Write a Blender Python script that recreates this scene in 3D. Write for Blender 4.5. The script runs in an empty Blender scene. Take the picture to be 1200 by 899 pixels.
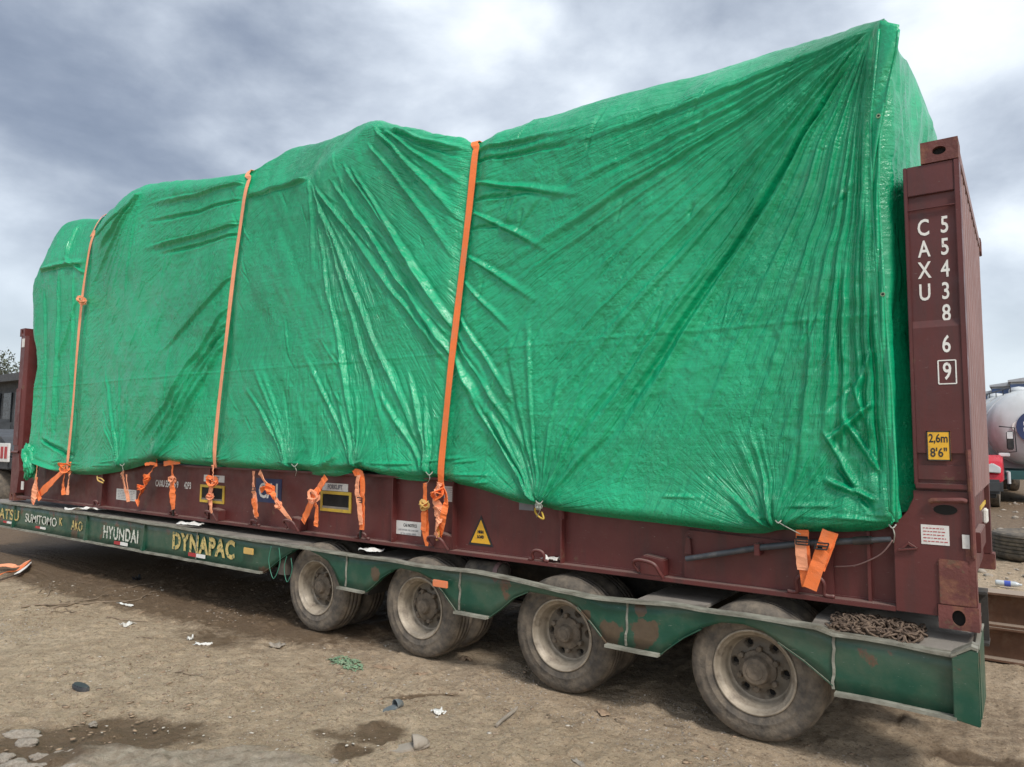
import bpy, bmesh, math, random
import numpy as np
from mathutils import Vector, Matrix, noise as mnoise
random.seed(7); rng = np.random.RandomState(11)
PI = math.pi
sc = bpy.context.scene
C = sc.collection

# ------------------------------------------------------------------ camera
YAW, PITCH, ROLL, FPX = -0.62345, 0.08267, 0.0096, 835.16
CAM = np.array([0.2243, -4.3784, 1.7237])
_f = np.array([math.sin(YAW)*math.cos(PITCH), math.cos(YAW)*math.cos(PITCH), math.sin(PITCH)])
_r = np.cross(_f, [0, 0, 1]); _r /= np.linalg.norm(_r); _u = np.cross(_r, _f)
RT = _r*math.cos(ROLL)+_u*math.sin(ROLL); UP = -_r*math.sin(ROLL)+_u*math.cos(ROLL)
cd = bpy.data.cameras.new('camera'); cam = bpy.data.objects.new('camera', cd); C.objects.link(cam)
m = Matrix.Identity(4)
for i in range(3):
    m[i][0] = RT[i]; m[i][1] = UP[i]; m[i][2] = -_f[i]; m[i][3] = CAM[i]
cam.matrix_world = m
cd.sensor_width = 36; cd.lens = 36*FPX/1200; cd.clip_end = 3000; cd.clip_start = .05
sc.camera = cam
sc.view_settings.view_transform = 'Standard'; sc.view_settings.look = 'None'
sc.view_settings.exposure = 0.58; sc.view_settings.gamma = 1

def at(px, py, Y=None, X=None, Z=None):
    """surveyed point of the photograph on a known plane of the place (metres)"""
    d = _f + RT*(px-600)/FPX - UP*(py-449.5)/FPX
    if Y is not None: t = (Y-CAM[1])/d[1]
    elif X is not None: t = (X-CAM[0])/d[0]
    else: t = (Z-CAM[2])/d[2]
    return CAM+d*t

# ------------------------------------------------------------------ world and sun
SUN_AZ, SUN_EL = (0.80, -0.45), math.radians(48)
w = bpy.data.worlds.new('World'); sc.world = w; w.use_nodes = True
nt = w.node_tree; N = nt.nodes; L = nt.links; N.clear()
def nd(t, **k):
    n = N.new(t)
    for a, b in k.items(): setattr(n, a, b)
    return n
out = nd('ShaderNodeOutputWorld'); sky = nd('ShaderNodeTexSky', sky_type='NISHITA'); sky.sun_disc = False
sky.sun_elevation = SUN_EL; sky.sun_rotation = math.atan2(SUN_AZ[0], SUN_AZ[1]); sky.air_density = 1.2; sky.dust_density = 2
bgs = nd('ShaderNodeBackground'); bgs.inputs[1].default_value = .11; L.new(sky.outputs[0], bgs.inputs[0])
tc = nd('ShaderNodeTexCoord'); sep = nd('ShaderNodeSeparateXYZ'); L.new(tc.outputs['Generated'], sep.inputs[0])
def math_(op, a, b=None, c=None, clamp=False):
    n = nd('ShaderNodeMath', operation=op, use_clamp=clamp)
    for i, v in enumerate((a, b, c)):
        if v is None: continue
        if isinstance(v, (int, float)): n.inputs[i].default_value = v
        else: L.new(v, n.inputs[i])
    return n.outputs[0]
zz = math_('ADD', math_('MAXIMUM', sep.outputs[2], 0.0), .40)
cx = math_('DIVIDE', sep.outputs[0], zz); cy = math_('DIVIDE', sep.outputs[1], zz)
comb = nd('ShaderNodeMapping'); L.new(tc.outputs['Generated'], comb.inputs[0]); comb.inputs['Scale'].default_value = (1, 1, 1.9); comb.inputs['Location'].default_value = (.3, .1, 3.7)
def noise(scale, det, rough=.55, dist=0.0, off=0.0):
    n = nd('ShaderNodeTexNoise'); n.inputs['Scale'].default_value = scale; n.inputs['Detail'].default_value = det
    n.inputs['Roughness'].default_value = rough; n.inputs['Distortion'].default_value = dist
    mp = nd('ShaderNodeVectorMath', operation='ADD'); mp.inputs[1].default_value = (off, off*.7, off*.3)
    L.new(comb.outputs[0], mp.inputs[0]); L.new(mp.outputs[0], n.inputs['Vector']); return n.outputs[0]
n1 = noise(1.5, 3, .5, .3, 2.3); n2 = noise(4.2, 10, .55, .12, 5.1)
# the cloud deck is heavier towards -X (left of the photograph), thinner towards +X
side = math_('ADD', math_('MULTIPLY', sep.outputs[0], 0.16), -.055)
lum = math_('ADD', math_('ADD', math_('MULTIPLY', n1, .85), math_('MULTIPLY', n2, .80)), side)
# the larger cloud masses where they hang in the sky (direction, angular size, lightness)
wrp = nd('ShaderNodeTexNoise'); wrp.inputs['Scale'].default_value = 3.2; wrp.inputs['Detail'].default_value = 6; L.new(tc.outputs['Generated'], wrp.inputs['Vector'])
wv = nd('ShaderNodeVectorMath', operation='MULTIPLY_ADD'); L.new(wrp.outputs['Color'], wv.inputs[0]); wv.inputs[1].default_value = (.26, .26, .26); wv.inputs[2].default_value = (-.13, -.13, -.13)
wd_ = nd('ShaderNodeVectorMath', operation='ADD'); L.new(wv.outputs[0], wd_.inputs[0]); L.new(tc.outputs['Generated'], wd_.inputs[1])
for (px, py, rad, amp) in [(90, 190, 0.26, -0.1), (0, 110, 0.22, -0.02), (300, 130, 0.18, -0.02), (590, 88, 0.12, 0.11), (500, 5, 0.12, 0.08), (15, 300, 0.12, 0.14), (1170, 300, 0.3, 0.0), (1120, 60, 0.14, 0.0), (860, 20, 0.18, -0.06), (400, 90, 0.12, -0.02)]:
    q = _f+RT*(px-600)/FPX-UP*(py-449.5)/FPX; q = q/np.linalg.norm(q)
    ds_ = nd('ShaderNodeVectorMath', operation='DISTANCE'); L.new(wd_.outputs[0], ds_.inputs[0]); ds_.inputs[1].default_value = tuple(q)
    mr_ = nd('ShaderNodeMapRange', interpolation_type='SMOOTHERSTEP'); L.new(ds_.outputs['Value'], mr_.inputs[0]); mr_.inputs[1].default_value = 0; mr_.inputs[2].default_value = rad*1.7; mr_.inputs[3].default_value = amp; mr_.inputs[4].default_value = 0
    lum = math_('ADD', lum, mr_.outputs[0])
cr = nd('ShaderNodeValToRGB'); L.new(lum, cr.inputs[0]); e = cr.color_ramp; e.interpolation = 'B_SPLINE'
e.elements[0].position = .28; e.elements[0].color = (.135, .165, .225, 1)
e.elements[1].position = 1.0; e.elements[1].color = (.84, .87, .90, 1)
for p_, c_ in ((.46, (.20, .235, .305, 1)), (.60, (.325, .365, .43, 1)), (.74, (.50, .55, .62, 1)), (.86, (.66, .71, .76, 1))):
    q = e.elements.new(p_); q.color = c_
bgc = nd('ShaderNodeBackground'); L.new(cr.outputs[0], bgc.inputs[0]); bgc.inputs[1].default_value = 1.0
# pale band towards the horizon
hz = nd('ShaderNodeMapRange'); L.new(sep.outputs[2], hz.inputs[0]); hz.inputs[1].default_value = 0.0; hz.inputs[2].default_value = .30
hz.inputs[3].default_value = .75; hz.inputs[4].default_value = 0.0; hz.interpolation_type = 'SMOOTHSTEP'
bgh = nd('ShaderNodeBackground'); bgh.inputs[0].default_value = (.60, .67, .72, 1); bgh.inputs[1].default_value = 1
mx1 = nd('ShaderNodeMixShader'); L.new(hz.outputs[0], mx1.inputs[0]); L.new(bgc.outputs[0], mx1.inputs[1]); L.new(bgh.outputs[0], mx1.inputs[2])
n3 = noise(2.0, 6, .55, .4, 9.4)
gap = nd('ShaderNodeMapRange'); L.new(math_('ADD', n3, math_('MULTIPLY', sep.outputs[0], .12)), gap.inputs[0]); gap.inputs[1].default_value = .58; gap.inputs[2].default_value = .72
gap.inputs[3].default_value = 0.12; gap.inputs[4].default_value = .75
mx2 = nd('ShaderNodeMixShader'); L.new(gap.outputs[0], mx2.inputs[0]); L.new(mx1.outputs[0], mx2.inputs[1]); L.new(bgs.outputs[0], mx2.inputs[2])
L.new(mx2.outputs[0], out.inputs[0])
sl = bpy.data.lights.new('sun', 'SUN'); sl.energy = 1.8; sl.angle = math.radians(12); sl.color = (1, .96, .90)
so = bpy.data.objects.new('sun', sl); C.objects.link(so)
sd = Vector((SUN_AZ[0]*math.cos(SUN_EL), SUN_AZ[1]*math.cos(SUN_EL), math.sin(SUN_EL)*math.hypot(*SUN_AZ)))
so.rotation_euler = (-sd).to_track_quat('-Z', 'Y').to_euler(); so.location = (5, -5, 12)

# ------------------------------------------------------------------ materials
def newmat(name):
    M_ = bpy.data.materials.new(name); M_.use_nodes = True
    return M_, M_.node_tree.nodes, M_.node_tree.links, M_.node_tree.nodes['Principled BSDF']
def tnoise(nn, ll, vec, scale, det=4, rough=.55, stretch=None):
    n = nn.new('ShaderNodeTexNoise'); n.inputs['Scale'].default_value = scale; n.inputs['Detail'].default_value = det
    n.inputs['Roughness'].default_value = rough
    if stretch:
        mp = nn.new('ShaderNodeMapping'); mp.inputs['Scale'].default_value = stretch; ll.new(vec, mp.inputs[0]); vec = mp.outputs[0]
    ll.new(vec, n.inputs['Vector']); return n.outputs[0]
def ramp(nn, ll, src, a, b, ca=0., cb=1.):
    r = nn.new('ShaderNodeMapRange'); ll.new(src, r.inputs[0]); r.inputs[1].default_value = a; r.inputs[2].default_value = b
    r.inputs[3].default_value = ca; r.inputs[4].default_value = cb; return r.outputs[0]
def mixc(nn, ll, fac, a, b):
    x = nn.new('ShaderNodeMix'); x.data_type = 'RGBA'
    if isinstance(fac, float): x.inputs[0].default_value = fac
    else: ll.new(fac, x.inputs[0])
    for i, v in ((6, a), (7, b)):
        if isinstance(v, tuple): x.inputs[i].default_value = (*v[:3], 1)
        else: ll.new(v, x.inputs[i])
    return x.outputs[2]
def surf(name, base, rough=.5, metal=0., var=.18, vs=3., dirt=None, damt=0., ds=5., dedge=(.5, .68), dst=None, rust=0., rs=3.,
         bump=.15, bs=40., scratch=0., updust=None, spec=.5, vary=0., patches=None):
    M_, nn, ll, B = newmat(name)
    g = nn.new('ShaderNodeNewGeometry'); tcn = nn.new('ShaderNodeTexCoord'); v = tcn.outputs['Object']
    a = tuple(c*(1-var) for c in base); b = tuple(min(1, c*(1+var)) for c in base)
    col = mixc(nn, ll, ramp(nn, ll, tnoise(nn, ll, v, vs, 6), .3, .7), a, b)
    rgh = None
    if damt > 0:
        f = ramp(nn, ll, tnoise(nn, ll, v, ds, 8, .65, dst), dedge[0], dedge[1], 0, damt); col = mixc(nn, ll, f, col, dirt)
    if scratch > 0:
        f = ramp(nn, ll, tnoise(nn, ll, v, 14, 6, .7, (1, 1, 6)), .66, .70, 0, scratch); col = mixc(nn, ll, f, col, (.42, .40, .36))
    if rust > 0:
        r0 = tnoise(nn, ll, v, rs, 10, .68); f = ramp(nn, ll, r0, .68-rust*.3, .71-rust*.3, 0, .9)
        col = mixc(nn, ll, f, col, mixc(nn, ll, tnoise(nn, ll, v, 30, 4), (.075, .038, .026), (.19, .105, .065)))
    if updust:
        s_ = nn.new('ShaderNodeSeparateXYZ'); ll.new(g.outputs['Normal'], s_.inputs[0])
        f = ramp(nn, ll, s_.outputs[2], .35, .9, 0, updust[3]); col = mixc(nn, ll, f, col, updust[:3])
    for (c_, r_) in (patches or []):
        vm = nn.new('ShaderNodeVectorMath'); vm.operation = 'DISTANCE'; ll.new(v, vm.inputs[0]); vm.inputs[1].default_value = c_
        wn_ = nn.new('ShaderNodeMath'); wn_.operation = 'MULTIPLY_ADD'; ll.new(tnoise(nn, ll, v, 9, 6, .6), wn_.inputs[0]); wn_.inputs[1].default_value = r_*2.4; ll.new(vm.outputs['Value'], wn_.inputs[2])
        f = ramp(nn, ll, wn_.outputs[0], r_*2.0, r_*2.12, .85, 0); col = mixc(nn, ll, f, col, mixc(nn, ll, tnoise(nn, ll, v, 25, 4), (.075, .042, .028), (.15, .095, .06)))
    if vary:
        oi = nn.new('ShaderNodeObjectInfo'); hs = nn.new('ShaderNodeHueSaturation'); ll.new(ramp(nn, ll, oi.outputs['Random'], 0, 1, 1-vary, 1+vary), hs.inputs['Value']); ll.new(col, hs.inputs['Color']); col = hs.outputs[0]
    ll.new(col, B.inputs['Base Color'])
    ll.new(ramp(nn, ll, tnoise(nn, ll, v, 9, 5), .3, .7, max(.05, rough-.12), min(1, rough+.15)), B.inputs['Roughness'])
    B.inputs['Metallic'].default_value = metal; B.inputs['Specular IOR Level'].default_value = spec
    if bump:
        bn = nn.new('ShaderNodeBump'); bn.inputs['Strength'].default_value = bump; bn.inputs['Distance'].default_value = .01
        ll.new(tnoise(nn, ll, v, bs, 5), bn.inputs['Height']); ll.new(bn.outputs[0], B.inputs['Normal'])
    return M_
DUST = (.30, .235, .17)
MAT = {}
MAT['maroon'] = surf('maroon_paint', (.110, .0245, .0225), .48, var=.22, vs=1.3, dirt=(.06, .026, .024), damt=.6, ds=3.0, dst=(3, 3, .45), rust=.12, rs=2.6, bump=.12, bs=25, scratch=.4, updust=(.30, .22, .19, .6))
MAT['maroon_rust'] = surf('rusty_maroon_steel', (.135, .042, .036), .7, var=.3, vs=6, dirt=(.25, .11, .06), damt=.8, ds=11, rust=.35, rs=14, bump=.35, bs=60)
MAT['maroon_pale'] = surf('pale_lit_maroon', (.235, .140, .130), .6, var=.12, vs=2, dirt=(.20, .10, .09), damt=.5, ds=3, dst=(3, 3, .4), bump=.1)  # paler maroon: sky light on the near end wall put into its colour
MAT['green'] = surf('green_trailer_paint', (.010, .078, .046), .42, var=.3, vs=2.2, dirt=(.13, .11, .08), damt=.55, ds=2.2, dedge=(.45, .70), rust=.25, rs=2.1, bump=.2, bs=22, scratch=.5, patches=[((q[0]+6, q[1]-1.2, q[2]), r_) for q, r_ in ((at(716, 742, Y=-.13), .10), (at(757, 742, Y=-.13), .11), (at(752, 715, Y=-.13), .05), (at(441, 672, Y=-.13), .06), (at(88, 622, Y=-.13), .12), (at(688, 722, Y=-.13), .05))], updust=(.26, .24, .20, .9))
MAT['green_edge'] = surf('worn_green_edge', (.25, .245, .20), .6, var=.35, vs=9, dirt=(.10, .085, .06), damt=.8, ds=12, dst=(.4, 1, 1), bump=.3, bs=40)
MAT['deck'] = surf('weathered_deck_plate', (.235, .21, .18), .75, var=.3, vs=2.5, dirt=(.10, .085, .07), damt=.8, ds=6, dst=(.35, 1, 1), bump=.4, bs=35)
MAT['under'] = surf('grimy_chassis_steel', (.05, .045, .04), .75, var=.3, dirt=(.14, .11, .08), damt=.7, ds=6, bump=.3)
MAT['tyre'] = surf('dusty_tyre_rubber', (.092, .08, .068), .85, var=.22, vs=7, dirt=(.29, .235, .175), damt=.75, ds=9, dedge=(.4, .72), bump=.5, bs=55, scratch=.2, spec=.25, vary=.22)
MAT['rim'] = surf('dusty_rim_steel', (.36, .305, .235), .5, metal=.15, var=.25, vs=8, dirt=(.13, .10, .075), damt=.75, ds=10, bump=.2)
MAT['disc'] = surf('shaded_disc_grime', (.185, .155, .12), .65, metal=.1, var=.3, vs=8, dirt=(.10, .075, .055), damt=.8, ds=9, bump=.3)  # grimy brown, darkened to paint in the shade inside the rim
MAT['hub'] = surf('brown_hub_grime', (.145, .115, .085), .8, var=.35, vs=14, dirt=(.24, .19, .14), damt=.7, ds=16, bump=.5, bs=70)
MAT['hole'] = surf('dark_hole', (.012, .011, .01), .9, bump=0)
MAT['orange'] = surf('orange_webbing', (.93, .21, .05), .62, var=.1, vs=4, dirt=(.58, .26, .16), damt=.45, ds=7, bump=.35, bs=160)
MAT['orange_pale'] = surf('faded_orange_webbing', (.92, .37, .20), .7, var=.12, vs=6, dirt=(.52, .22, .13), damt=.45, ds=12, bump=.35, bs=160)
MAT['tag'] = surf('yellowed_strap_label', (.65, .42, .13), .6, bump=.1)
MAT['black'] = surf('black_painted_steel', (.02, .02, .022), .5, bump=.1, dirt=(.12, .10, .08), damt=.4)
MAT['white'] = surf('white_print', (.78, .77, .73), .6, var=.05, bump=.05, dirt=(.20, .07, .065), damt=.9, ds=30, dedge=(.62, .66))
MAT['paper'] = surf('white_paper', (.74, .73, .69), .7, var=.07, bump=.2, dirt=(.5, .42, .34), damt=.5, ds=20)
MAT['paper_chip'] = surf('dirty_pale_chips', (.52, .47, .40), .8, var=.3, vs=11, bump=.2)
MAT['sticker'] = surf('white_sticker', (.70, .69, .66), .5, var=.05, dirt=(.45, .38, .34), damt=.5, ds=12, bump=.03)
MAT['greyprint'] = surf('grey_print', (.22, .22, .24), .6, bump=0)
MAT['redprint'] = surf('red_print', (.42, .03, .035), .5, bump=0)
MAT['yellow'] = surf('yellow_paint', (.62, .42, .05), .55, var=.15, vs=12, dirt=(.3, .17, .08), damt=.6, ds=18, bump=.1)
MAT['signyellow'] = surf('yellow_sign_vinyl', (.80, .44, .03), .45, var=.06, dirt=(.4, .22, .06), damt=.4, ds=20, bump=.05)
MAT['yellowletter'] = surf('faded_yellow_lettering', (.60, .46, .17), .6, var=.12, vs=9, dirt=(.05, .11, .07), damt=.95, ds=26, dedge=(.52, .57), bump=.1)
MAT['whiteletter'] = surf('faded_white_lettering', (.68, .68, .60), .6, var=.1, vs=9, dirt=(.05, .11, .07), damt=.95, ds=26, dedge=(.52, .57), bump=.1)
MAT['blue'] = surf('navy_logo_blue', (.02, .035, .11), .5, var=.1, bump=.03)
MAT['reflector'] = surf('orange_reflector', (.75, .23, .10), .3, var=.1, dirt=(.5, .3, .2), damt=.5, ds=20, bump=.1)
MAT['rust'] = surf('rusty_beam_steel', (.135, .068, .040), .85, var=.3, vs=6, dirt=(.24, .17, .12), damt=.6, ds=5, bump=.4, updust=(.34, .27, .21, .85))
MAT['chain'] = surf('rusty_chain_steel', (.115, .078, .055), .75, metal=.2, var=.35, vs=20, dirt=(.27, .20, .14), damt=.6, ds=25, bump=.3)
MAT['pipe'] = surf('dark_grey_pipe', (.05, .055, .065), .45, var=.2, dirt=(.16, .15, .14), damt=.5, ds=8, bump=.15)
MAT['stone'] = surf('pale_stone', (.33, .285, .235), .85, var=.25, vs=5, dirt=(.22, .17, .12), damt=.7, ds=9, bump=.6, bs=30)
MAT['darkstone'] = surf('brown_clod', (.27, .205, .145), .95, var=.3, vs=9, bump=.6, bs=30)
MAT['twig'] = surf('dry_twig_bark', (.24, .18, .125), .85, var=.35, vs=12, bump=.3)
MAT['leaf'] = surf('dry_brown_leaf', (.33, .23, .15), .75, var=.25, vs=14, bump=.3)
MAT['netgreen'] = surf('pale_green_net', (.19, .30, .18), .7, var=.3, vs=12, dirt=(.30, .26, .19), damt=.7, ds=18, bump=.3)
MAT['glass'] = surf('dark_window_glass', (.012, .015, .018), .3, bump=0)
MAT['lamp'] = surf('headlight_glass', (.65, .66, .66), .15, bump=0)
MAT['redpaint'] = surf('red_cab_paint', (.50, .015, .03), .3, var=.08, bump=.03)
MAT['silver'] = surf('brushed_tank_steel', (.52, .54, .55), .7, metal=0., var=.08, dirt=(.3, .28, .25), damt=.4, ds=2, dst=(1, 1, .3), bump=.05)
MAT['teal'] = surf('dark_teal_chassis', (.015, .075, .075), .5, bump=.1)
MAT['shedwall'] = surf('pale_shed_cladding', (.50, .52, .54), .6, var=.08, bump=.1)
MAT['shedroof'] = surf('grey_shed_roof', (.42, .43, .45), .6, var=.1, bump=.1)
MAT['shedblue'] = surf('blue_shed_trim', (.09, .14, .28), .5, bump=.05)
MAT['darkwall'] = surf('sooty_dark_wall', (.045, .05, .055), .8, var=.3, bump=.1)
MAT['midgrey'] = surf('grey_metal_body', (.05, .052, .055), .6, var=.2, bump=.1)
MAT['bark'] = surf('grey_bark', (.12, .10, .085), .9, bump=.4)
MAT['foliage'] = surf('dusty_grey_foliage', (.10, .115, .08), .8, var=.4, vs=2, bump=0)
MAT['bluelabel'] = surf('blue_bottle_label', (.06, .10, .45), .4, bump=0)
MAT['plastic'] = surf('clear_crumpled_plastic', (.55, .58, .60), .15, bump=.4)
MAT['cord'] = surf('pale_nylon_cord', (.36, .37, .32), .7, bump=.2)
MAT['greencord'] = surf('thin_green_twine', (.04, .20, .13), .6, bump=.2)
MAT['grey'] = surf('grey_shoe_foam', (.13, .15, .16), .7, var=.2, vs=9, dirt=(.3, .26, .2), damt=.5, ds=12, bump=.3)
# tarpaulin
M_, nn, ll, B = newmat('green_woven_tarpaulin')
tcn = nn.new('ShaderNodeTexCoord'); v = tcn.outputs['Object']
c1 = mixc(nn, ll, ramp(nn, ll, tnoise(nn, ll, v, .7, 5), .36, .64), (.001, .315, .138), (.004, .425, .190))
c1 = mixc(nn, ll, ramp(nn, ll, tnoise(nn, ll, v, 2.2, 8, .7), .52, .80, 0, .45), c1, (.06, .30, .16))
c1 = mixc(nn, ll, ramp(nn, ll, tnoise(nn, ll, v, 30, 3, .6, (.04, .2, 1.6)), .45, .7, 0, .30), c1, (.004, .21, .09))
c1 = mixc(nn, ll, ramp(nn, ll, tnoise(nn, ll, v, 9, 6, .7), .66, .74, 0, .15), c1, (.07, .34, .19))
ll.new(c1, B.inputs['Base Color']); B.inputs['Specular IOR Level'].default_value = .7
ll.new(ramp(nn, ll, tnoise(nn, ll, v, 5, 5), .3, .7, .24, .40), B.inputs['Roughness'])
def addh(*hs):
    r = None
    for src, k in hs:
        a = nn.new('ShaderNodeMath'); a.operation = 'MULTIPLY'; ll.new(src, a.inputs[0]); a.inputs[1].default_value = k
        if r is None: r = a.outputs[0]
        else:
            b = nn.new('ShaderNodeMath'); b.operation = 'ADD'; ll.new(r, b.inputs[0]); ll.new(a.outputs[0], b.inputs[1]); r = b.outputs[0]
    return r
def ridged(scale, det, st=None):
    s_ = tnoise(nn, ll, v, scale, det, .6, st)
    a = nn.new('ShaderNodeMath'); a.operation = 'SUBTRACT'; ll.new(s_, a.inputs[0]); a.inputs[1].default_value = .5
    b = nn.new('ShaderNodeMath'); b.operation = 'ABSOLUTE'; ll.new(a.outputs[0], b.inputs[0]); return b.outputs[0]
def attrv(name):
    a = nn.new('ShaderNodeAttribute'); a.attribute_name = name; return a.outputs['Vector']
def ridge(src):
    a = nn.new('ShaderNodeMath'); a.operation = 'SUBTRACT'; ll.new(src, a.inputs[0]); a.inputs[1].default_value = .5
    b = nn.new('ShaderNodeMath'); b.operation = 'ABSOLUTE'; ll.new(a.outputs[0], b.inputs[0]); return b.outputs[0]
def mul(a_, b_):
    m2 = nn.new('ShaderNodeMath'); m2.operation = 'MULTIPLY'; ll.new(a_, m2.inputs[0]); ll.new(b_, m2.inputs[1]); return m2.outputs[0]
s1 = ridge(tnoise(nn, ll, attrv('pull'), 1, 5, .6, (34, 1.3, 5))); s2 = ridge(tnoise(nn, ll, attrv('tie'), 1, 4, .6, (5.5, 1.6, 0)))
tw_ = nn.new('ShaderNodeSeparateXYZ'); ll.new(attrv('tie'), tw_.inputs[0])
k1 = ramp(nn, ll, tnoise(nn, ll, v, 1.3, 4), .38, .62, .25, 1.3)
h = addh((ridged(6, 3, (1, 1, .8)), -.55), (mul(ridged(19, 4, (1, 1, .9)), ramp(nn, ll, tnoise(nn, ll, v, 1.9, 3), .4, .6, .3, 1.3)), -.85), (mul(s1, k1), -2.6), (mul(s2, tw_.outputs[2]), -3.2), (tnoise(nn, ll, v, 30, 3, .5, (.04, .2, 1.6)), .17))
bn = nn.new('ShaderNodeBump'); bn.inputs['Strength'].default_value = .9; bn.inputs['Distance'].default_value = .020
ll.new(h, bn.inputs['Height']); ll.new(bn.outputs[0], B.inputs['Normal'])
MAT['tarp'] = M_

# ------------------------------------------------------------------ object helpers
def link(o): C.objects.link(o); return o
def root_loc(p):
    while p.parent is not None: p = p.parent
    return p.location
def thing(name, label, cat, loc=(0, 0, 0), group=None):
    o = link(bpy.data.objects.new(name, None)); o.location = loc; o.empty_display_size = .2
    o['label'] = label; o['category'] = cat
    if group: o['group'] = group
    return o
def tag(o, label, cat, group=None):
    o['label'] = label; o['category'] = cat
    if group: o['group'] = group
    return o
class MB:
    def __init__(s): s.v = []; s.f = []
    def add(s, vs, fs):
        k = len(s.v); s.v += [tuple(map(float, q)) for q in vs]; s.f += [tuple(i+k for i in f) for f in fs]; return s
    def box(s, a, b):
        x0, x1 = sorted((a[0], b[0])); y0, y1 = sorted((a[1], b[1])); z0, z1 = sorted((a[2], b[2]))
        return s.add([(x0, y0, z0), (x1, y0, z0), (x1, y1, z0), (x0, y1, z0), (x0, y0, z1), (x1, y0, z1), (x1, y1, z1), (x0, y1, z1)],
                     [(0, 3, 2, 1), (4, 5, 6, 7), (0, 1, 5, 4), (1, 2, 6, 5), (2, 3, 7, 6), (3, 0, 4, 7)])
    def prism(s, poly, y0, y1, axis=1):
        """poly of 2-D points (x,z) swept along y (axis 1); axis 0: points (y,z) swept along x"""
        n = len(poly)
        mk = (lambda p, t: (p[0], t, p[1])) if axis == 1 else ((lambda p, t: (t, p[0], p[1])) if axis == 0 else (lambda p, t: (p[0], p[1], t)))
        vs = [mk(p, y0) for p in poly]+[mk(p, y1) for p in poly]
        return s.add(vs, [tuple(range(n)), tuple(range(2*n-1, n-1, -1))]+[(i, i+n, (i+1) % n+n, (i+1) % n) for i in range(n)])
    def tube(s, pts, r, n=8, cap=True):
        P = [Vector(p) for p in pts]; rr = r if isinstance(r, (list, tuple)) else [r]*len(P); k0 = []
        ref = None
        for i, p in enumerate(P):
            t = (P[min(i+1, len(P)-1)]-P[max(i-1, 0)]).normalized()
            if ref is None: ref = t.orthogonal().normalized()
            a = (ref-t*ref.dot(t)).normalized(); ref = a; b = t.cross(a)
            k0 += [p+(a*math.cos(2*PI*j/n)+b*math.sin(2*PI*j/n))*rr[i] for j in range(n)]
        fs = [(i*n+j, i*n+(j+1) % n, (i+1)*n+(j+1) % n, (i+1)*n+j) for i in range(len(P)-1) for j in range(n)]
        if cap: fs += [tuple(range(n-1, -1, -1)), tuple(range((len(P)-1)*n, len(P)*n))]
        return s.add(k0, fs)
    def ribbon(s, pts, wd, th=.004, nrm=(0, -1, 0), twist=None):
        P = [Vector(p) for p in pts]; vs = []
        for i, p in enumerate(P):
            t = (P[min(i+1, len(P)-1)]-P[max(i-1, 0)]).normalized()
            n = Vector(nrm[i] if isinstance(nrm, list) else nrm); sd_ = t.cross(n)
            if sd_.length < 1e-4: sd_ = t.orthogonal()
            sd_.normalize(); n = sd_.cross(t).normalized()
            if twist: 
                q = Matrix.Rotation(twist[i], 3, t); sd_ = q @ sd_; n = q @ n
            hw = (wd[i] if isinstance(wd, list) else wd)/2
            vs += [p-sd_*hw-n*th, p+sd_*hw-n*th, p+sd_*hw+n*th, p-sd_*hw+n*th]
        fs = [(i*4+j, i*4+(j+1) % 4, i*4+4+(j+1) % 4, i*4+4+j) for i in range(len(P)-1) for j in range(4)]
        fs += [(3, 2, 1, 0), tuple(range(len(vs)-4, len(vs)))]
        return s.add(vs, fs)
    def lathe(s, prof, c, n=48, axis='y', close=False):
        """prof: (radius, offset along axis)"""
        vs = []
        for (r, o) in prof:
            for j in range(n):
                a = 2*PI*j/n
                if axis == 'y': vs.append((c[0]+r*math.cos(a), c[1]+o, c[2]+r*math.sin(a)))
                elif axis == 'z': vs.append((c[0]+r*math.cos(a), c[1]+r*math.sin(a), c[2]+o))
                else: vs.append((c[0]+o, c[1]+r*math.cos(a), c[2]+r*math.sin(a)))
        m_ = len(prof); R_ = range(m_ if close else m_-1)
        return s.add(vs, [(i*n+j, i*n+(j+1) % n, ((i+1) % m_)*n+(j+1) % n, ((i+1) % m_)*n+j) for i in R_ for j in range(n)])
    def build(s, name, mat, parent=None, smooth=False, bevel=0., label=None, kind=None, recalc=True):
        off = root_loc(parent) if parent is not None else Vector((0, 0, 0))
        me = bpy.data.meshes.new(name); me.from_pydata([(q[0]-off[0], q[1]-off[1], q[2]-off[2]) for q in s.v], [], s.f)
        if recalc or bevel:
            bm = bmesh.new(); bm.from_mesh(me)
            if recalc: bmesh.ops.recalc_face_normals(bm, faces=bm.faces)
            if bevel: bmesh.ops.bevel(bm, geom=[e_ for e_ in bm.edges if len(e_.link_faces) == 2 and e_.calc_face_angle(0) > .6], offset=bevel, segments=2, affect='EDGES', clamp_overlap=True)
            bm.to_mesh(me); bm.free()
        if smooth:
            for p in me.polygons: p.use_smooth = True
            if smooth == 'auto':
                for p in me.polygons: p.use_smooth = True
                me.set_sharp_from_angle(angle=math.radians(35))
        me.materials.append(MAT[mat] if isinstance(mat, str) else mat)
        o = link(bpy.data.objects.new(name, me))
        if parent is not None: o.parent = parent
        if label: o['label'] = label
        if kind: o['kind'] = kind
        return o
def wob(a, b, n, amp=.004):
    a = np.array(a, float); b = np.array(b, float)
    return [tuple(a+(b-a)*i/(n-1)+(rng.randn(3)*amp if 0 < i < n-1 else 0)) for i in range(n)]
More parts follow.
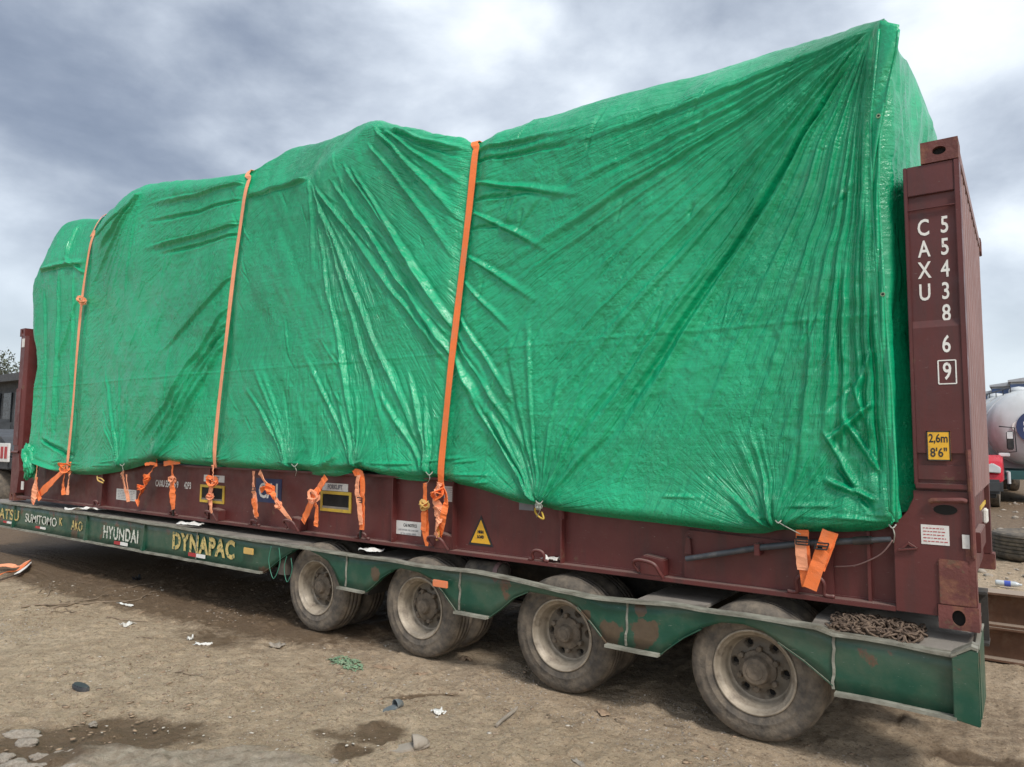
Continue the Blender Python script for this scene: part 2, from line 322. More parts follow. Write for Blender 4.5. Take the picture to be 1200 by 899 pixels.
def smooth_path(pts, n=8):
    P = [np.array(p, float) for p in pts]; P = [P[0]]+P+[P[-1]]; o = []
    for i in range(1, len(P)-2):
        for k in range(n):
            t = k/n; a, b, c, d = P[i-1:i+3]
            o.append(tuple(.5*((2*b)+(-a+c)*t+(2*a-5*b+4*c-d)*t*t+(-a+3*b-3*c+d)*t**3)))
    o.append(tuple(P[-2])); return o
def text(s_, name, mat, parent, loc, size, sx=1., bold=0., sub=None, axis='y', label=None, align='CENTER', rot=0., depth=.0015, spacing=1.0):
    """lettering standing on a vertical plane that faces -Y"""
    cu = bpy.data.curves.new('t', 'FONT'); cu.body = s_; cu.size = size; cu.offset = bold; cu.extrude = depth; cu.align_x = align; cu.align_y = 'CENTER'
    cu.resolution_u = 3; cu.space_character = spacing
    o = bpy.data.objects.new('t', cu); C.objects.link(o); dg = bpy.context.evaluated_depsgraph_get()
    me = bpy.data.meshes.new_from_object(o.evaluated_get(dg)); bpy.data.objects.remove(o)
    off = root_loc(parent)
    for v_ in me.vertices:
        x, y, z = v_.co; x *= sx
        x, y = x*math.cos(rot)-y*math.sin(rot), x*math.sin(rot)+y*math.cos(rot)
        v_.co = (loc[0]+x-off[0], loc[1]-z-off[1], loc[2]+y-off[2])
    me.materials.clear(); me.materials.append(MAT[mat])
    q = link(bpy.data.objects.new(name, me)); q.parent = parent
    if label: q['label'] = label
    return q
def copy_tree(o, parent=None):
    c = o.copy(); C.objects.link(c); c.parent = parent
    for ch in o.children: copy_tree(ch, c)
    return c
def vnoise(x, y, seed=0):
    T = np.random.RandomState(seed).rand(256, 256)
    xi = np.floor(x).astype(int); yi = np.floor(y).astype(int); fx = x-xi; fy = y-yi
    fx = fx*fx*fx*(fx*(fx*6-15)+10); fy = fy*fy*fy*(fy*(fy*6-15)+10)
    a = T[xi & 255, yi & 255]; b = T[(xi+1) & 255, yi & 255]; c = T[xi & 255, (yi+1) & 255]; d = T[(xi+1) & 255, (yi+1) & 255]
    return (a*(1-fx)+b*fx)*(1-fy)+(c*(1-fx)+d*fx)*fy-.5
def fbm(x, y, oct_=4, seed=0, gain=.5):
    r = 0; a = 1
    for i in range(oct_): r = r+a*vnoise(x*2**i+i*7.3, y*2**i-i*3.1, seed+i); a *= gain
    return r
def grid_mesh(name, P, mat, parent=None, smooth=True):
    """P: (rows, cols, 3) world coordinates"""
    n, m_ = P.shape[:2]; off = root_loc(parent) if parent is not None else Vector((0, 0, 0))
    co = (P-np.array(off[:])).reshape(-1, 3).astype(np.float32)
    i = (np.arange(n-1)[:, None]*m_+np.arange(m_-1)[None]).ravel()
    q = np.stack([i, i+1, i+m_+1, i+m_], 1).astype(np.int32)
    me = bpy.data.meshes.new(name); me.vertices.add(len(co)); me.vertices.foreach_set('co', co.ravel())
    me.loops.add(q.size); me.loops.foreach_set('vertex_index', q.ravel())
    me.polygons.add(len(q)); me.polygons.foreach_set('loop_start', np.arange(0, q.size, 4, dtype=np.int32))
    me.polygons.foreach_set('use_smooth', np.ones(len(q), bool))
    me.update(calc_edges=True); me.materials.append(MAT[mat] if isinstance(mat, str) else mat)
    o = link(bpy.data.objects.new(name, me))
    if parent is not None: o.parent = parent
    return o
GZ = .79   # underside of the container above the ground

# ------------------------------------------------------------------ ground
def lines(lo, hi, st, ext, g=1.22):
    a = list(np.arange(lo, hi+1e-6, st)); s_ = st
    while a[-1] < ext: s_ *= g; a.append(a[-1]+s_)
    s_ = st
    while a[0] > -ext: s_ *= g; a.insert(0, a[0]-s_)
    return np.array(a)
gx = lines(-9.5, 1.6, .021, 900); gy = lines(-3.3, .3, .014, 900, 1.16)
GX, GY = np.meshgrid(gx, gy)
near = np.exp(-np.maximum(0, np.hypot(GX+3, GY)-9)**2/60)
def ground_h(x, y):
    h = .030*fbm(x*.7, y*.7, 3, 40)+.013*fbm(x*4, y*4, 3, 50)+.007*fbm(x*14, y*14, 3, 60)
    cl = np.maximum(0, fbm(x*9+3, y*9, 3, 70)-.12); h = h+.05*cl+.006*fbm(x*30, y*30, 2, 75)
    # ruts along the wheel track
    return h-.012
WET = [(at(100, 862, Z=0), .62, .30), (at(30, 880, Z=0), .55, .34), (at(160, 850, Z=0), .5, .2), (at(425, 858, Z=0), .20, .13), (at(400, 878, Z=0), .16, .12), (at(500, 812, Z=0), .2, .05), (at(1130, 885, Z=0), .22, .12)]
CRUST = [(at(120, 885, Z=0), .42, .16), (at(210, 890, Z=0), .5, .2), (at(250, 895, Z=0), .6, .2)]
def blob(x, y, L_):
    r = 0*x
    for c, a, b in L_:
        dx = (x-c[0]); dy = (y-c[1]); u = (dx*.81+dy*.58); v_ = (-dx*.58+dy*.81)
        r = np.maximum(r, np.exp(-((u/a)**2+(v_/b)**2)))
    return r
GH = ground_h(GX, GY)*near
wobx = GX+.18*fbm(GX*3, GY*3, 3, 80); woby = GY+.18*fbm(GX*3, GY*3, 3, 90)
GH += near*(-.022*blob(wobx, woby, WET)+.028*np.clip(blob(wobx, woby, CRUST)*3-1, 0, 1)*(1+.8*fbm(GX*12, GY*12, 3, 95)))
for (wx) in (-1.12, -2.45, -3.80, -5.07):   # the tyres press the ground flat
    k = np.exp(-((GX-wx)**2/.05+(np.clip(GY, -.06, .5)-GY)**2/.015)); GH = GH*(1-k)
ground_mat, nn, ll, B = newmat('dry_trodden_earth')
tcn = nn.new('ShaderNodeTexCoord'); v = tcn.outputs['Object']
col = mixc(nn, ll, ramp(nn, ll, tnoise(nn, ll, v, .7, 8, .6), .3, .72), (.425, .315, .207), (.55, .432, .305))
col = mixc(nn, ll, ramp(nn, ll, tnoise(nn, ll, v, 5.5, 10, .72), .42, .7, 0, .8), col, (.235, .165, .105))
col = mixc(nn, ll, ramp(nn, ll, tnoise(nn, ll, v, 22, 8, .7), .5, .75, 0, .7), col, (.46, .39, .30))
col = mixc(nn, ll, ramp(nn, ll, tnoise(nn, ll, v, 38, 8, .75), .52, .66, 0, .9), col, (.13, .09, .058))
col = mixc(nn, ll, ramp(nn, ll, tnoise(nn, ll, v, 95, 4, .7), .56, .64, 0, .75), col, (.60, .51, .39))
at_ = nn.new('ShaderNodeAttribute'); at_.attribute_name = 'damp'
wn = nn.new('ShaderNodeMath'); wn.operation = 'ADD'; ll.new(at_.outputs['Fac'], wn.inputs[0])
w2 = nn.new('ShaderNodeMath'); w2.operation = 'MULTIPLY_ADD'; ll.new(tnoise(nn, ll, v, 9, 8, .7), w2.inputs[0]); w2.inputs[1].default_value = .9; w2.inputs[2].default_value = -.45
ll.new(w2.outputs[0], wn.inputs[1])
ca = nn.new('ShaderNodeAttribute'); ca.attribute_name = 'crust'
col = mixc(nn, ll, ca.outputs['Fac'], col, mixc(nn, ll, ramp(nn, ll, tnoise(nn, ll, v, 16, 8, .7), .35, .65), (.25, .20, .15), (.47, .41, .33)))
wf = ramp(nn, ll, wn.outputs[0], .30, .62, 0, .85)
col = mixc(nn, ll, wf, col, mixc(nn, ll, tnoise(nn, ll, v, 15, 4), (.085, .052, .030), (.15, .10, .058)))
ll.new(col, B.inputs['Base Color']); ll.new(ramp(nn, ll, wf, 0, 1, .93, .6), B.inputs['Roughness']); B.inputs['Specular IOR Level'].default_value = .2
bn = nn.new('ShaderNodeBump'); bn.inputs['Strength'].default_value = 1; bn.inputs['Distance'].default_value = .02
vo = nn.new('ShaderNodeTexVoronoi'); vo.inputs['Scale'].default_value = 19; vo.feature = 'F1'; ll.new(v, vo.inputs['Vector'])
ll.new(addh((tnoise(nn, ll, v, 18, 9, .75), 1.5), (tnoise(nn, ll, v, 90, 6, .7), .5), (vo.outputs['Distance'], -.45)), bn.inputs['Height']); ll.new(bn.outputs[0], B.inputs['Normal'])
g = grid_mesh('ground', np.stack([GX, GY, GH], -1), ground_mat); g['kind'] = 'structure'
damp = blob(wobx, woby, WET)
# darker soil under and just in front of the trailer's deck, added to the mask
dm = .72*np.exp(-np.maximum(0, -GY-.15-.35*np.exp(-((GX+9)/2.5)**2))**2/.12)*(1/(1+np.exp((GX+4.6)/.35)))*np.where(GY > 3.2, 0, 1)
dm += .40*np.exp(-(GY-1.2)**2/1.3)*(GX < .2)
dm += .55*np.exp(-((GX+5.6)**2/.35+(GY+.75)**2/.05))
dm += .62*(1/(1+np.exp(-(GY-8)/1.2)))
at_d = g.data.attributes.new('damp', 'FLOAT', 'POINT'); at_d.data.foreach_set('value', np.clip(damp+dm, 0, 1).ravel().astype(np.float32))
at_c = g.data.attributes.new('crust', 'FLOAT', 'POINT'); at_c.data.foreach_set('value', (np.clip(blob(wobx, woby, CRUST)*3-1, 0, 1)*.75).ravel().astype(np.float32))
def gz(x, y): return float(ground_h(np.array([x]), np.array([y]))[0])
# ------------------------------------------------------------------ low loader trailer
def P(px, py, Y): q = at(px, py, Y=Y); return (q[0], q[2])
trailer = thing('low_loader_trailer', 'green low loader trailer on dusty dual wheels carrying the tarped load', 'trailer', (-6, 1.2, 0))
YR = -.15
top_px = [(-40, 584), (0, 589), (100, 602), (200, 617), (310, 635), (380, 646), (440, 655), (500, 664), (560, 671), (596, 678), (656, 693), (690, 699), (730, 703.5), (800, 711), (843, 718), (900, 726), (957, 735), (977, 743), (1050, 755), (1122, 768)]
bot_px = [(-40, 609), (100, 634), (200, 652), (307, 671), (316, 665), (328, 655), (342, 646), (356, 643), (372, 651), (384, 659), (391, 671), (397, 688), (427, 694), (436, 687), (446, 677), (457, 670), (468, 667), (490, 672), (505, 680), (518, 694), (534, 717), (572, 724), (586, 714), (601, 701), (618, 694), (640, 698), (661, 703), (676, 712), (692, 730), (711, 755), (773, 768), (786, 758), (800, 748), (820, 738), (844, 731), (870, 733), (893, 741), (911, 753), (942, 775), (976, 804), (979, 812), (1050, 826), (1122, 841)]
TOP = [P(a, b, YR) for a, b in top_px]; BOT = [P(a, b, YR) for a, b in bot_px]
mb = MB()
def col_z(L_, x):
    return float(np.interp(x, [q[0] for q in L_], [q[1] for q in L_]))
BOTs = sorted(BOT); xs = sorted(set([q[0] for q in TOP]+[q[0] for q in BOT])); xs = [x for x in xs if x > -12.6]
xs = sorted(set(xs+list(np.arange(-12.6, 0, .12))))
vs = []; fs = []
for i, x in enumerate(xs):
    zt = col_z(TOP, x)-.004; zb = col_z(BOTs, x)+.004; d = .008*vnoise(np.array([x*3.1]), np.array([2.]), 5)[0]
    for k in range(5):
        z = zt+(zb-zt)*k/4; dd = d+.012*vnoise(np.array([x*2.3]), np.array([z*5.]), 8)[0]
        vs += [(x, YR+.022+dd, z)]
for i in range(len(xs)-1):
    for k in range(4): fs.append((i*5+k, i*5+k+1, i*5+k+6, i*5+k+5))
web = MB().add(vs, fs).build('side_rail', 'green', trailer, smooth=True)
sm = web.modifiers.new('thickness', 'SOLIDIFY'); sm.thickness = .010; sm.offset = 1
def lip(path, y0, y1, th, name, mat, wav=.004):
    pts = []; 
    for (a, b) in zip(path[:-1], path[1:]):
        n = max(1, int(abs(b[0]-a[0])/.10))
        for k in range(n): pts.append((a[0]+(b[0]-a[0])*k/n, a[1]+(b[1]-a[1])*k/n))
    pts.append(path[-1]); vs = []; fs = []
    for i, (x, z) in enumerate(pts):
        wv = wav*2*vnoise(np.array([x*4.3]), np.array([7.]), 15)[0]; wy = wav*4*vnoise(np.array([x*2.7]), np.array([3.]), 16)[0]
        vs += [(x, y0+wy, z-th/2+wv), (x, y1, z-th/2+wv), (x, y1, z+th/2+wv), (x, y0+wy, z+th/2+wv)]
    for i in range(len(pts)-1):
        for j in range(4): fs.append((i*4+j, i*4+(j+1) % 4, i*4+4+(j+1) % 4, i*4+4+j))
    fs += [(3, 2, 1, 0), tuple(range(len(vs)-4, len(vs)))]
    return MB().add(vs, fs).build(name, mat, trailer)
lip([q for q in TOP if q[0] > -12.7], YR-.022, YR+.06, .014, 'top_flange', 'green_edge', .005)
segs = [[q for q in BOT if q[0] <= P(307, 671, YR)[0]+.001], [P(397, 688, YR), P(427, 694, YR)], [P(534, 717, YR), P(572, 724, YR)], [P(711, 755, YR), P(773, 768, YR)], [P(979, 812, YR), P(1050, 826, YR), P(1122, 841, YR)]]
for sg in segs: lip(sg, YR-.03, YR+.05, .018, 'bottom_flange', 'green_edge', .003)
arcs = [[(427, 694), (436, 687), (446, 677), (457, 670)], [(572, 724), (586, 714), (601, 701), (618, 694)], [(773, 768), (786, 758), (800, 748), (820, 738)], [(307, 671), (316, 665), (328, 655), (342, 646)], [(505, 680), (518, 694), (534, 717)], [(676, 712), (692, 730), (711, 755)], [(911, 753), (942, 775), (976, 804)]]
for a in arcs: lip([P(x, y, YR) for x, y in a], YR+.004, YR+.05, .008, 'skirt_edge', 'green', .002)
for px, kind in ((20, 1), (103, 1), (173, 1), (234, 0), (407, 0), (540, 0), (735, 0), (977, 0)):
    x = P(px, 640, YR)[0]; x = float(np.interp(px, [q[0] for q in top_px], [q[0] for q in TOP])); zt, zb = col_z(TOP, x), col_z(BOTs, x)
    if kind:
        MB().prism([(YR-.026, zb+.01), (YR+.02, zb+.01), (YR+.02, zt-.01), (YR-.006, zt-.01)], x-.006, x+.006, axis=0).build('stiffener', 'green', trailer)
        MB().prism([(x-.07, zb+.01), (x, zb+.01), (x, zb+.20)], YR-.012, YR+.01).build('gusset_plate', 'green', trailer)
    else:
        MB().ribbon(wob((x, YR+.006, zt-.01), (x-.01, YR+.006, zb+.015), 9, .003), .014, .004).build('weld_seam', 'green_edge', trailer)
# tail end: folded post, rear bumper, deck plate
b = [(-.115, .395), (-.004, .378), (-.004, .735), (-.03, .742), (-.115, .690)]
MB().prism(b, YR-.03, YR+.03).build('tail_post', 'green', trailer, bevel=.004)
MB().prism([(-.118, .690), (-.03, .744), (-.004, .738), (-.004, .75), (-.03, .758), (-.118, .704)], YR-.034, YR+.08).build('tail_post_cap', 'green_edge', trailer)
MB().prism([(YR+.03, .40), (.30, .40), (.30, .765), (YR+.3, .765), (YR+.03, .735)], -.022, .0, axis=0).build('rear_bumper', 'green', trailer, bevel=.003)
MB().box((-.024, YR+.3, .767), (.004, .30, .777)).build('bumper_edge', 'green_edge', trailer)
MB().add([(-.80, YR+.04, .708), (-.03, YR+.04, .700), (-.03, .10, .742), (-.80, .10, .742), (-.80, 2.5, .742), (-.20, 2.5, .742), (-.8, YR+.04, .69), (-.03, YR+.04, .682), (-.20, 2.5, .72), (-.8, 2.5, .72)],
         [(0, 1, 2, 3), (3, 2, 5, 4), (0, 6, 7, 1), (6, 9, 8, 7), (1, 7, 8, 5, 2), (0, 3, 4, 9, 6), (4, 5, 8, 9)]).build('tail_deck_plate', 'deck', trailer)
for a, b_ in ((745, 802), (412, 452)):
    x0, x1 = P(a, 700, YR)[0], P(b_, 700, YR)[0]; x0 = float(np.interp(a, [q[0] for q in top_px], [q[0] for q in TOP])); x1 = x0+.42
    MB().box((x0, YR+.04, .715), (x1, 2.5, .735)).build('cross_deck_plate', 'deck', trailer)
    MB().box((x0+.02, .0, .40), (x0+.06, 2.45, .715)).build('cross_member', 'under', trailer)
MB().box((-12.75, YR+.02, .742), (-5.22, 2.55, .772)).build('deck', 'deck', trailer)
for x in np.arange(-12.3, -5.3, .62): MB().box((x-.05, YR+.04, .47), (x+.05, 2.5, .742)).build('cross_member', 'under', trailer)
for y in (.72, 1.62):
    MB().box((-12.7, y-.012, .40), (-.03, y+.012, .72)).box((-12.7, y-.09, .38), (-.03, y+.09, .40)).box((-12.7, y-.09, .72), (-.03, y+.09, .738)).build('chassis_beam', 'under', trailer)
MB().box((-12.6, 2.55, .42), (-5.2, 2.56, .75)).box((-5.198, 2.552, .64), (-.40, 2.558, .75)).build('side_rail', 'green', trailer)
# thin bottom closing plates below the drop deck
MB().box((-12.6, .3, .405), (-5.7, 2.3, .415)).build('belly_plate', 'under', trailer)
WX = [-1.124, -2.449, -3.785, -5.065]
def make_wheel(hubr, hubd, outer=True):
    w_ = link(bpy.data.objects.new('wheel', None)); w_.empty_display_size = .1
    prof = [(.225, .03), (.238, .012), (.247, .004), (.262, .001), (.285, -.004), (.289, -.0065), (.293, -.004), (.325, -.007), (.352, -.003), (.362, .004), (.374, .007), (.383, .018), (.392, .034), (.396, .052),
            (.397, .068), (.386, .070), (.386, .078), (.397, .080), (.3975, .112), (.386, .114), (.386, .122), (.3975, .124), (.397, .156), (.386, .158), (.386, .166), (.397, .168), (.396, .185), (.390, .205), (.374, .229), (.352, .239), (.30, .241), (.262, .235), (.247, .23), (.235, .21), (.225, .2)]
    t = MB().lathe(prof, (0, 0, 0), 72).build('tyre', 'tyre', None, smooth=True); t.parent = w_
    # contact patch: the tyre flattens a little where it stands
    for v_ in t.data.vertices:
        if v_.co.z < -.380: v_.co.z = -.380-(-.380-v_.co.z)*.25
    rp = [(.236, .016), (.243, .006), (.244, .000), (.240, -.004), (.233, -.004), (.229, .002), (.226, .016), (.212, .024), (.207, .030), (.204, .052), (.197, .060), (.194, .105), (.188, .118), (.180, .122)]
    r = MB().lathe(rp, (0, 0, 0), 72).build('rim', 'rim', None, smooth=True); r.parent = w_
    n, R_ = 96, np.linspace(.182, .06, 22); vs = []; fs = []
    for q in R_:
        for j in range(n):
            a = 2*PI*j/n; x, z = q*math.cos(a), q*math.sin(a); y = .122-.030*max(0, (.15-q)/.09)**1.0*(1 if outer else 1)
            for k in range(6):
                ha = 2*PI*k/6+.26; d = math.hypot(x-.150*math.cos(ha), z-.150*math.sin(ha))
                if d < .019: y += .06
                elif d < .023: y += .015
            vs.append((x, y, z))
    for i in range(len(R_)-1):
        for j in range(n): fs.append((i*n+j, i*n+(j+1) % n, (i+1)*n+(j+1) % n, (i+1)*n+j))
    d_ = MB().add(vs, fs).build('wheel_disc', 'disc', None, smooth='auto', recalc=True); d_.parent = w_
    for k in range(6):
        ha = 2*PI*k/6+.26
        MBh = MB().lathe([(0.0001, 0), (.018, 0)], (.150*math.cos(ha), .155, .150*math.sin(ha)), 14); o = MBh.build('hand_hole', 'hole', None); o.parent = w_
    if outer:
        hp = [(.110, .10), (.108, .078), (.092, .070), (hubr+.004, .066), (hubr, .06), (hubr-.004, hubd+.010), (hubr-.010, hubd+.002), (hubr-.02, hubd), (hubr*.62, hubd-.001), (hubr*.58, hubd-.005), (.0001, hubd-.006)]
        o = MB().lathe(hp, (0, 0, 0), 28).build('hub', 'hub', None, smooth='auto'); o.parent = w_
        for k in range(6):
            ha = 2*PI*k/6+.26+PI/6; c = (.118*math.cos(ha), 0, .118*math.sin(ha))
            o = MB().lathe([(.019, .098), (.019, .070), (.015, .064), (.0001, .063)], (c[0], 0, c[2]), 6).build('wheel_nut', 'hub', None); o.parent = w_
    return w_
w_big = make_wheel(.082, .018); w_small = make_wheel(.060, .030); w_in = make_wheel(.06, .03, False)
def place_wheel(src, x, y, first, flip=False):
    o = src if first else copy_tree(src)
    o.parent = trailer; o.location = (x+6, y-1.2, .393); o.rotation_euler = (0, rng.rand()*6.28 if not first else 0, PI if flip else 0)
    return o
# the contact flattening has to stay at the bottom: turn only disc parts, not the tyre
def turn(o, ang):
    for ch in o.children:
        if not ch.name.startswith('tyre'): ch.rotation_euler = (0, ang, 0)
o = place_wheel(w_big, WX[0], -.05, True); turn(o, .35)
for i, x in enumerate(WX[1:]):
    o = place_wheel(w_small, x, -.05, i == 0); o.rotation_euler = (0, 0, 0); turn(o, (.2, 1.0, 1.7)[i])
fst = True
for x in WX:
    for y in (.24, 1.95): 
        o = place_wheel(w_in, x, y, fst); o.rotation_euler = (0, 0, 0); fst = False
    o = place_wheel(w_small, x, 2.47, False, True); o.rotation_euler = (0, 0, PI)
for x in WX: MB().tube([(x, .02, .393), (x, 2.38, .393)], .06, 12).build('axle', 'under', trailer, smooth='auto')
for x in WX: MB().box((x-.45, .60, .40), (x+.45, .68, .56)).build('suspension_beam', 'under', trailer)
# dusty air tank between second and third wheel
ax, az = P(570, 668, .12)
mb = MB().lathe([(.0001, 0), (.05, .01), (.085, .03), (.095, .07), (.095, .33), (.085, .37), (.05, .39), (.0001, .4)], (ax-.22, .16, az-.03), 20, axis='x')
tk = mb.build('air_tank', 'tyre', trailer, smooth=True)
MB().lathe([(.098, 0), (.102, 0), (.102, .04), (.098, .04)], (ax+.10, .16, az-.03), 20, axis='x', close=True).build('tank_band', 'maroon_pale', tk)
# reflectors
q = P(517, 684, -.18); MB().box((q[0]-.072, -.200, q[1]-.026), (q[0]+.072, -.18, q[1]+.026)).build('side_reflector', 'reflector', trailer, bevel=.004)
q = P(291, 646, -.18); MB().box((q[0]-.075, -.185, q[1]-.03), (q[0]+.075, -.17, q[1]+.03)).build('side_reflector', 'tag', trailer, bevel=.004, label='sun-faded cream reflector right of the yellow lettering')
def rail_text(s_, px, py, mat, wpx, hpx, bold=.0, rot=None, spacing=1.):
    a = at(px-wpx/2, py, Y=YR); b_ = at(px+wpx/2, py, Y=YR); W_ = abs(b_[0]-a[0]); c = at(px, py, Y=YR); H_ = abs(at(px, py-hpx/2, Y=YR)[2]-at(px, py+hpx/2, Y=YR)[2])
    size = H_/.72
    o = text(s_, 'lettering', mat, trailer, (c[0], YR+.004, c[2]), size, 1., bold, spacing=spacing, depth=.001)
    xs_ = [v_.co.x for v_ in o.data.vertices]; k = W_/(max(xs_)-min(xs_)); mid = (max(xs_)+min(xs_))/2
    tgt = c[0]+6
    for v_ in o.data.vertices: v_.co.x = tgt+(v_.co.x-mid)*k
    return o
rail_text('KOMATSU', 0, 602, 'yellowletter', 42, 12, .003, spacing=1.1)
rail_text('SUMITOMO', 47, 610, 'whiteletter', 37, 10.5, .001)
rail_text('K', 71, 612, 'yellowletter', 3.5, 9, .002)
rail_text('AKO', 89.5, 617, 'yellowletter', 13, 12, .001)
rail_text('HYUNDAI', 140.5, 627, 'whiteletter', 41, 15, .004, spacing=1.12)
rail_text('DYNAPAC', 236.5, 640, 'yellowletter', 73, 20, .010, spacing=1.15)
for px, py, wpx in ((8, 612, 9), (47, 618.5, 11), (141, 637, 15), (230, 651, 19)):
    a, b_ = P(px-wpx/2, py, YR-.003)[0], P(px+wpx/2, py, YR-.003)[0]; z = P(px, py, YR)[1]; hh = .013 if px < 60 else .018
    MB().box((a, YR-.004, z-hh), ((a+b_)/2, YR+.008, z+hh)).build('warning_tape', 'redprint', trailer)
    MB().box(((a+b_)/2, YR-.004, z-hh), (b_, YR+.008, z+hh)).build('warning_tape', 'white', trailer)
# hanging twine
for px0, py0, sag, px1 in ((318, 640, 38, 327), (336, 652, 30, 341)):
    a = at(px0, py0, Y=-.185); b_ = at(px1, py0+2, Y=-.185); mid = at((px0+px1)/2-2, py0+sag, Y=-.19)
    MB().tube(smooth_path([a, (a[0]-.03, a[1], (a[2]+mid[2])/2), mid, (b_[0]+.02, b_[1], (b_[2]+mid[2])/2), b_]), .0035, 5).build('hanging_twine', 'greencord', trailer)

# ------------------------------------------------------------------ flat rack container
rack = thing('flat_rack_container', 'dark red flat rack container with folding end walls standing on the green trailer', 'flat rack', (-6, 1.2, GZ))
XL = -12.192
def casting(x0, x1, z0, z1, y0, y1, mat='maroon_rust', ring=(.03, .045), name='corner_casting', flip=False):
    cx_, cz_ = (x0+x1)/2+(.0 if not flip else 0), (z0+z1)/2; n = 24; vs = []; hw, hh = (x1-x0)/2, (z1-z0)/2
    inner = []; outer = []
    for k in range(n):
        a = 2*PI*(k+.5)/n; c, s = math.cos(a), math.sin(a); inner.append((cx_+ring[0]*c, cz_+ring[1]*s*(1.0 if abs(s) < .5 else .9)))
        t = min(hw/max(1e-6, abs(c)), hh/max(1e-6, abs(s))); outer.append((cx_+t*c, cz_+t*s))
    cor = [(x0, z0), (x1, z0), (x1, z1), (x0, z1)]
    for c_ in cor:
        i = min(range(n), key=lambda k: (outer[k][0]-c_[0])**2+(outer[k][1]-c_[1])**2); outer[i] = c_
    vs = [(p[0], y0, p[1]) for p in outer]+[(p[0], y0, p[1]) for p in inner]+[(p[0], y0+.028, p[1]) for p in inner]+[(p[0], y1, p[1]) for p in outer]
    fs = [(i, (i+1) % n, n+(i+1) % n, n+i) for i in range(n)]+[(n+i, n+(i+1) % n, 2*n+(i+1) % n, 2*n+i) for i in range(n)]+[(i, 3*n+i, 3*n+(i+1) % n, (i+1) % n) for i in range(n)]
    fs += [tuple(range(3*n, 4*n))]
    o = MB().add(vs, fs).build(name, mat, rack, bevel=0)
    MB().add([(x0+.01, y0+.027, z0+.01), (x1-.01, y0+.027, z0+.01), (x1-.01, y0+.027, z1-.01), (x0+.01, y0+.027, z1-.01)], [(0, 1, 2, 3)]).build('casting_recess', 'hole', o)
    return o
casting(-.178, 0, GZ, GZ+.118, -.012, .16)
casting(-.18, -.004, GZ+2.473, GZ+2.591, -.004, .16, ring=(.032, .026))
casting(XL, XL+.178, GZ, GZ+.118, -.004, .16); casting(XL, XL+.178, GZ+2.473, GZ+2.591, -.004, .16, mat='maroon')
for x0 in (-.178, XL):
    for z0 in (GZ, GZ+2.473): MB().box((x0, 2.28, z0), (x0+.178, 2.438, z0+.118)).build('corner_casting', 'maroon_rust', rack, bevel=.004)
# side beams
xa, xb = XL+.30, -.376
MB().box((xa-.06, .002, GZ+.050), (xb, .16, GZ+.078)).build('bottom_flange', 'maroon', rack, bevel=.003)
MB().box((xa, .085, GZ+.078), (xb, .097, GZ+.625)).build('side_beam_web', 'maroon', rack)
MB().box((xa, .01, GZ+.625), (xb, .16, GZ+.645)).build('top_flange', 'maroon', rack, bevel=.003)
MB().box((xa, 2.26, GZ+.05), (xb, 2.43, GZ+.078)).box((xa, 2.34, GZ+.078), (xb, 2.352, GZ+.625)).box((xa, 2.26, GZ+.625), (xb, 2.43, GZ+.645)).build('side_beam', 'maroon', rack)
MB().box((xa, .16, GZ+.56), (xb, 2.26, GZ+.64)).build('floor_deck', 'deck', rack)
for x in np.arange(-11.5, -.6, .9): MB().box((x-.04, .10, GZ+.36), (x+.04, 2.34, GZ+.56)).build('floor_bearer', 'maroon', rack)
def RX(px, py=600, Y=.0): return float(at(px, py, Y=Y)[0])
for px in (120, 246, 462, 533, 660):
    x = RX(px, 610, .06); MB().box((x-.006, .03, GZ+.078), (x+.006, .085, GZ+.625)).build('web_stiffener', 'maroon', rack)
MB().ribbon(wob((xa, .084, GZ+.081), (xb, .084, GZ+.081), 160, .0012), .012, .004).build('weld_bead', 'maroon', rack)
x0, x1 = RX(802, 660, .07), RX(978, 690, .07)
MB().prism([(x0, GZ+.078), (x1, GZ+.078), (x1, GZ+.33), (x1-.03, GZ+.36), (x0+.03, GZ+.385), (x0, GZ+.35)], .062, .085).build('doubling_plate', 'maroon', rack, bevel=.003)
x0 = RX(1020, 690, .07); MB().box((x0-.008, .05, GZ+.078), (x0+.008, .085, GZ+.60)).build('web_stiffener', 'maroon', rack)
# end frame, near side plate
MB().prism([(-.376, GZ+.055), (-.376, GZ+.50), (-.305, GZ+.59), (-.275, GZ+.66), (-.275, GZ+.70), (-.012, GZ+.70), (-.004, GZ+.118), (-.18, GZ+.118), (-.18, GZ+.055)], .003, .03).build('end_gusset_plate', 'maroon', rack, bevel=.003)
MB().box((-.172, -.010, GZ+.120), (-.035, .01, GZ+.350)).build('wear_plate', 'maroon_rust', rack, bevel=.005)
MB().box((-.052, .0, GZ+.118), (-.006, .12, GZ+.44)).build('end_plate_edge', 'maroon_rust', rack, bevel=.004)
MB().prism([(-.352, GZ+.385), (-.262, GZ+.400), (-.262, GZ+.392), (-.352, GZ+.376)], -.018, .004).prism([(-.345, GZ+.388), (-.305, GZ+.425), (-.27, GZ+.402), (-.29, GZ+.402), (-.306, GZ+.413), (-.325, GZ+.392)], -.012, .004).build('lashing_lug', 'maroon', rack)
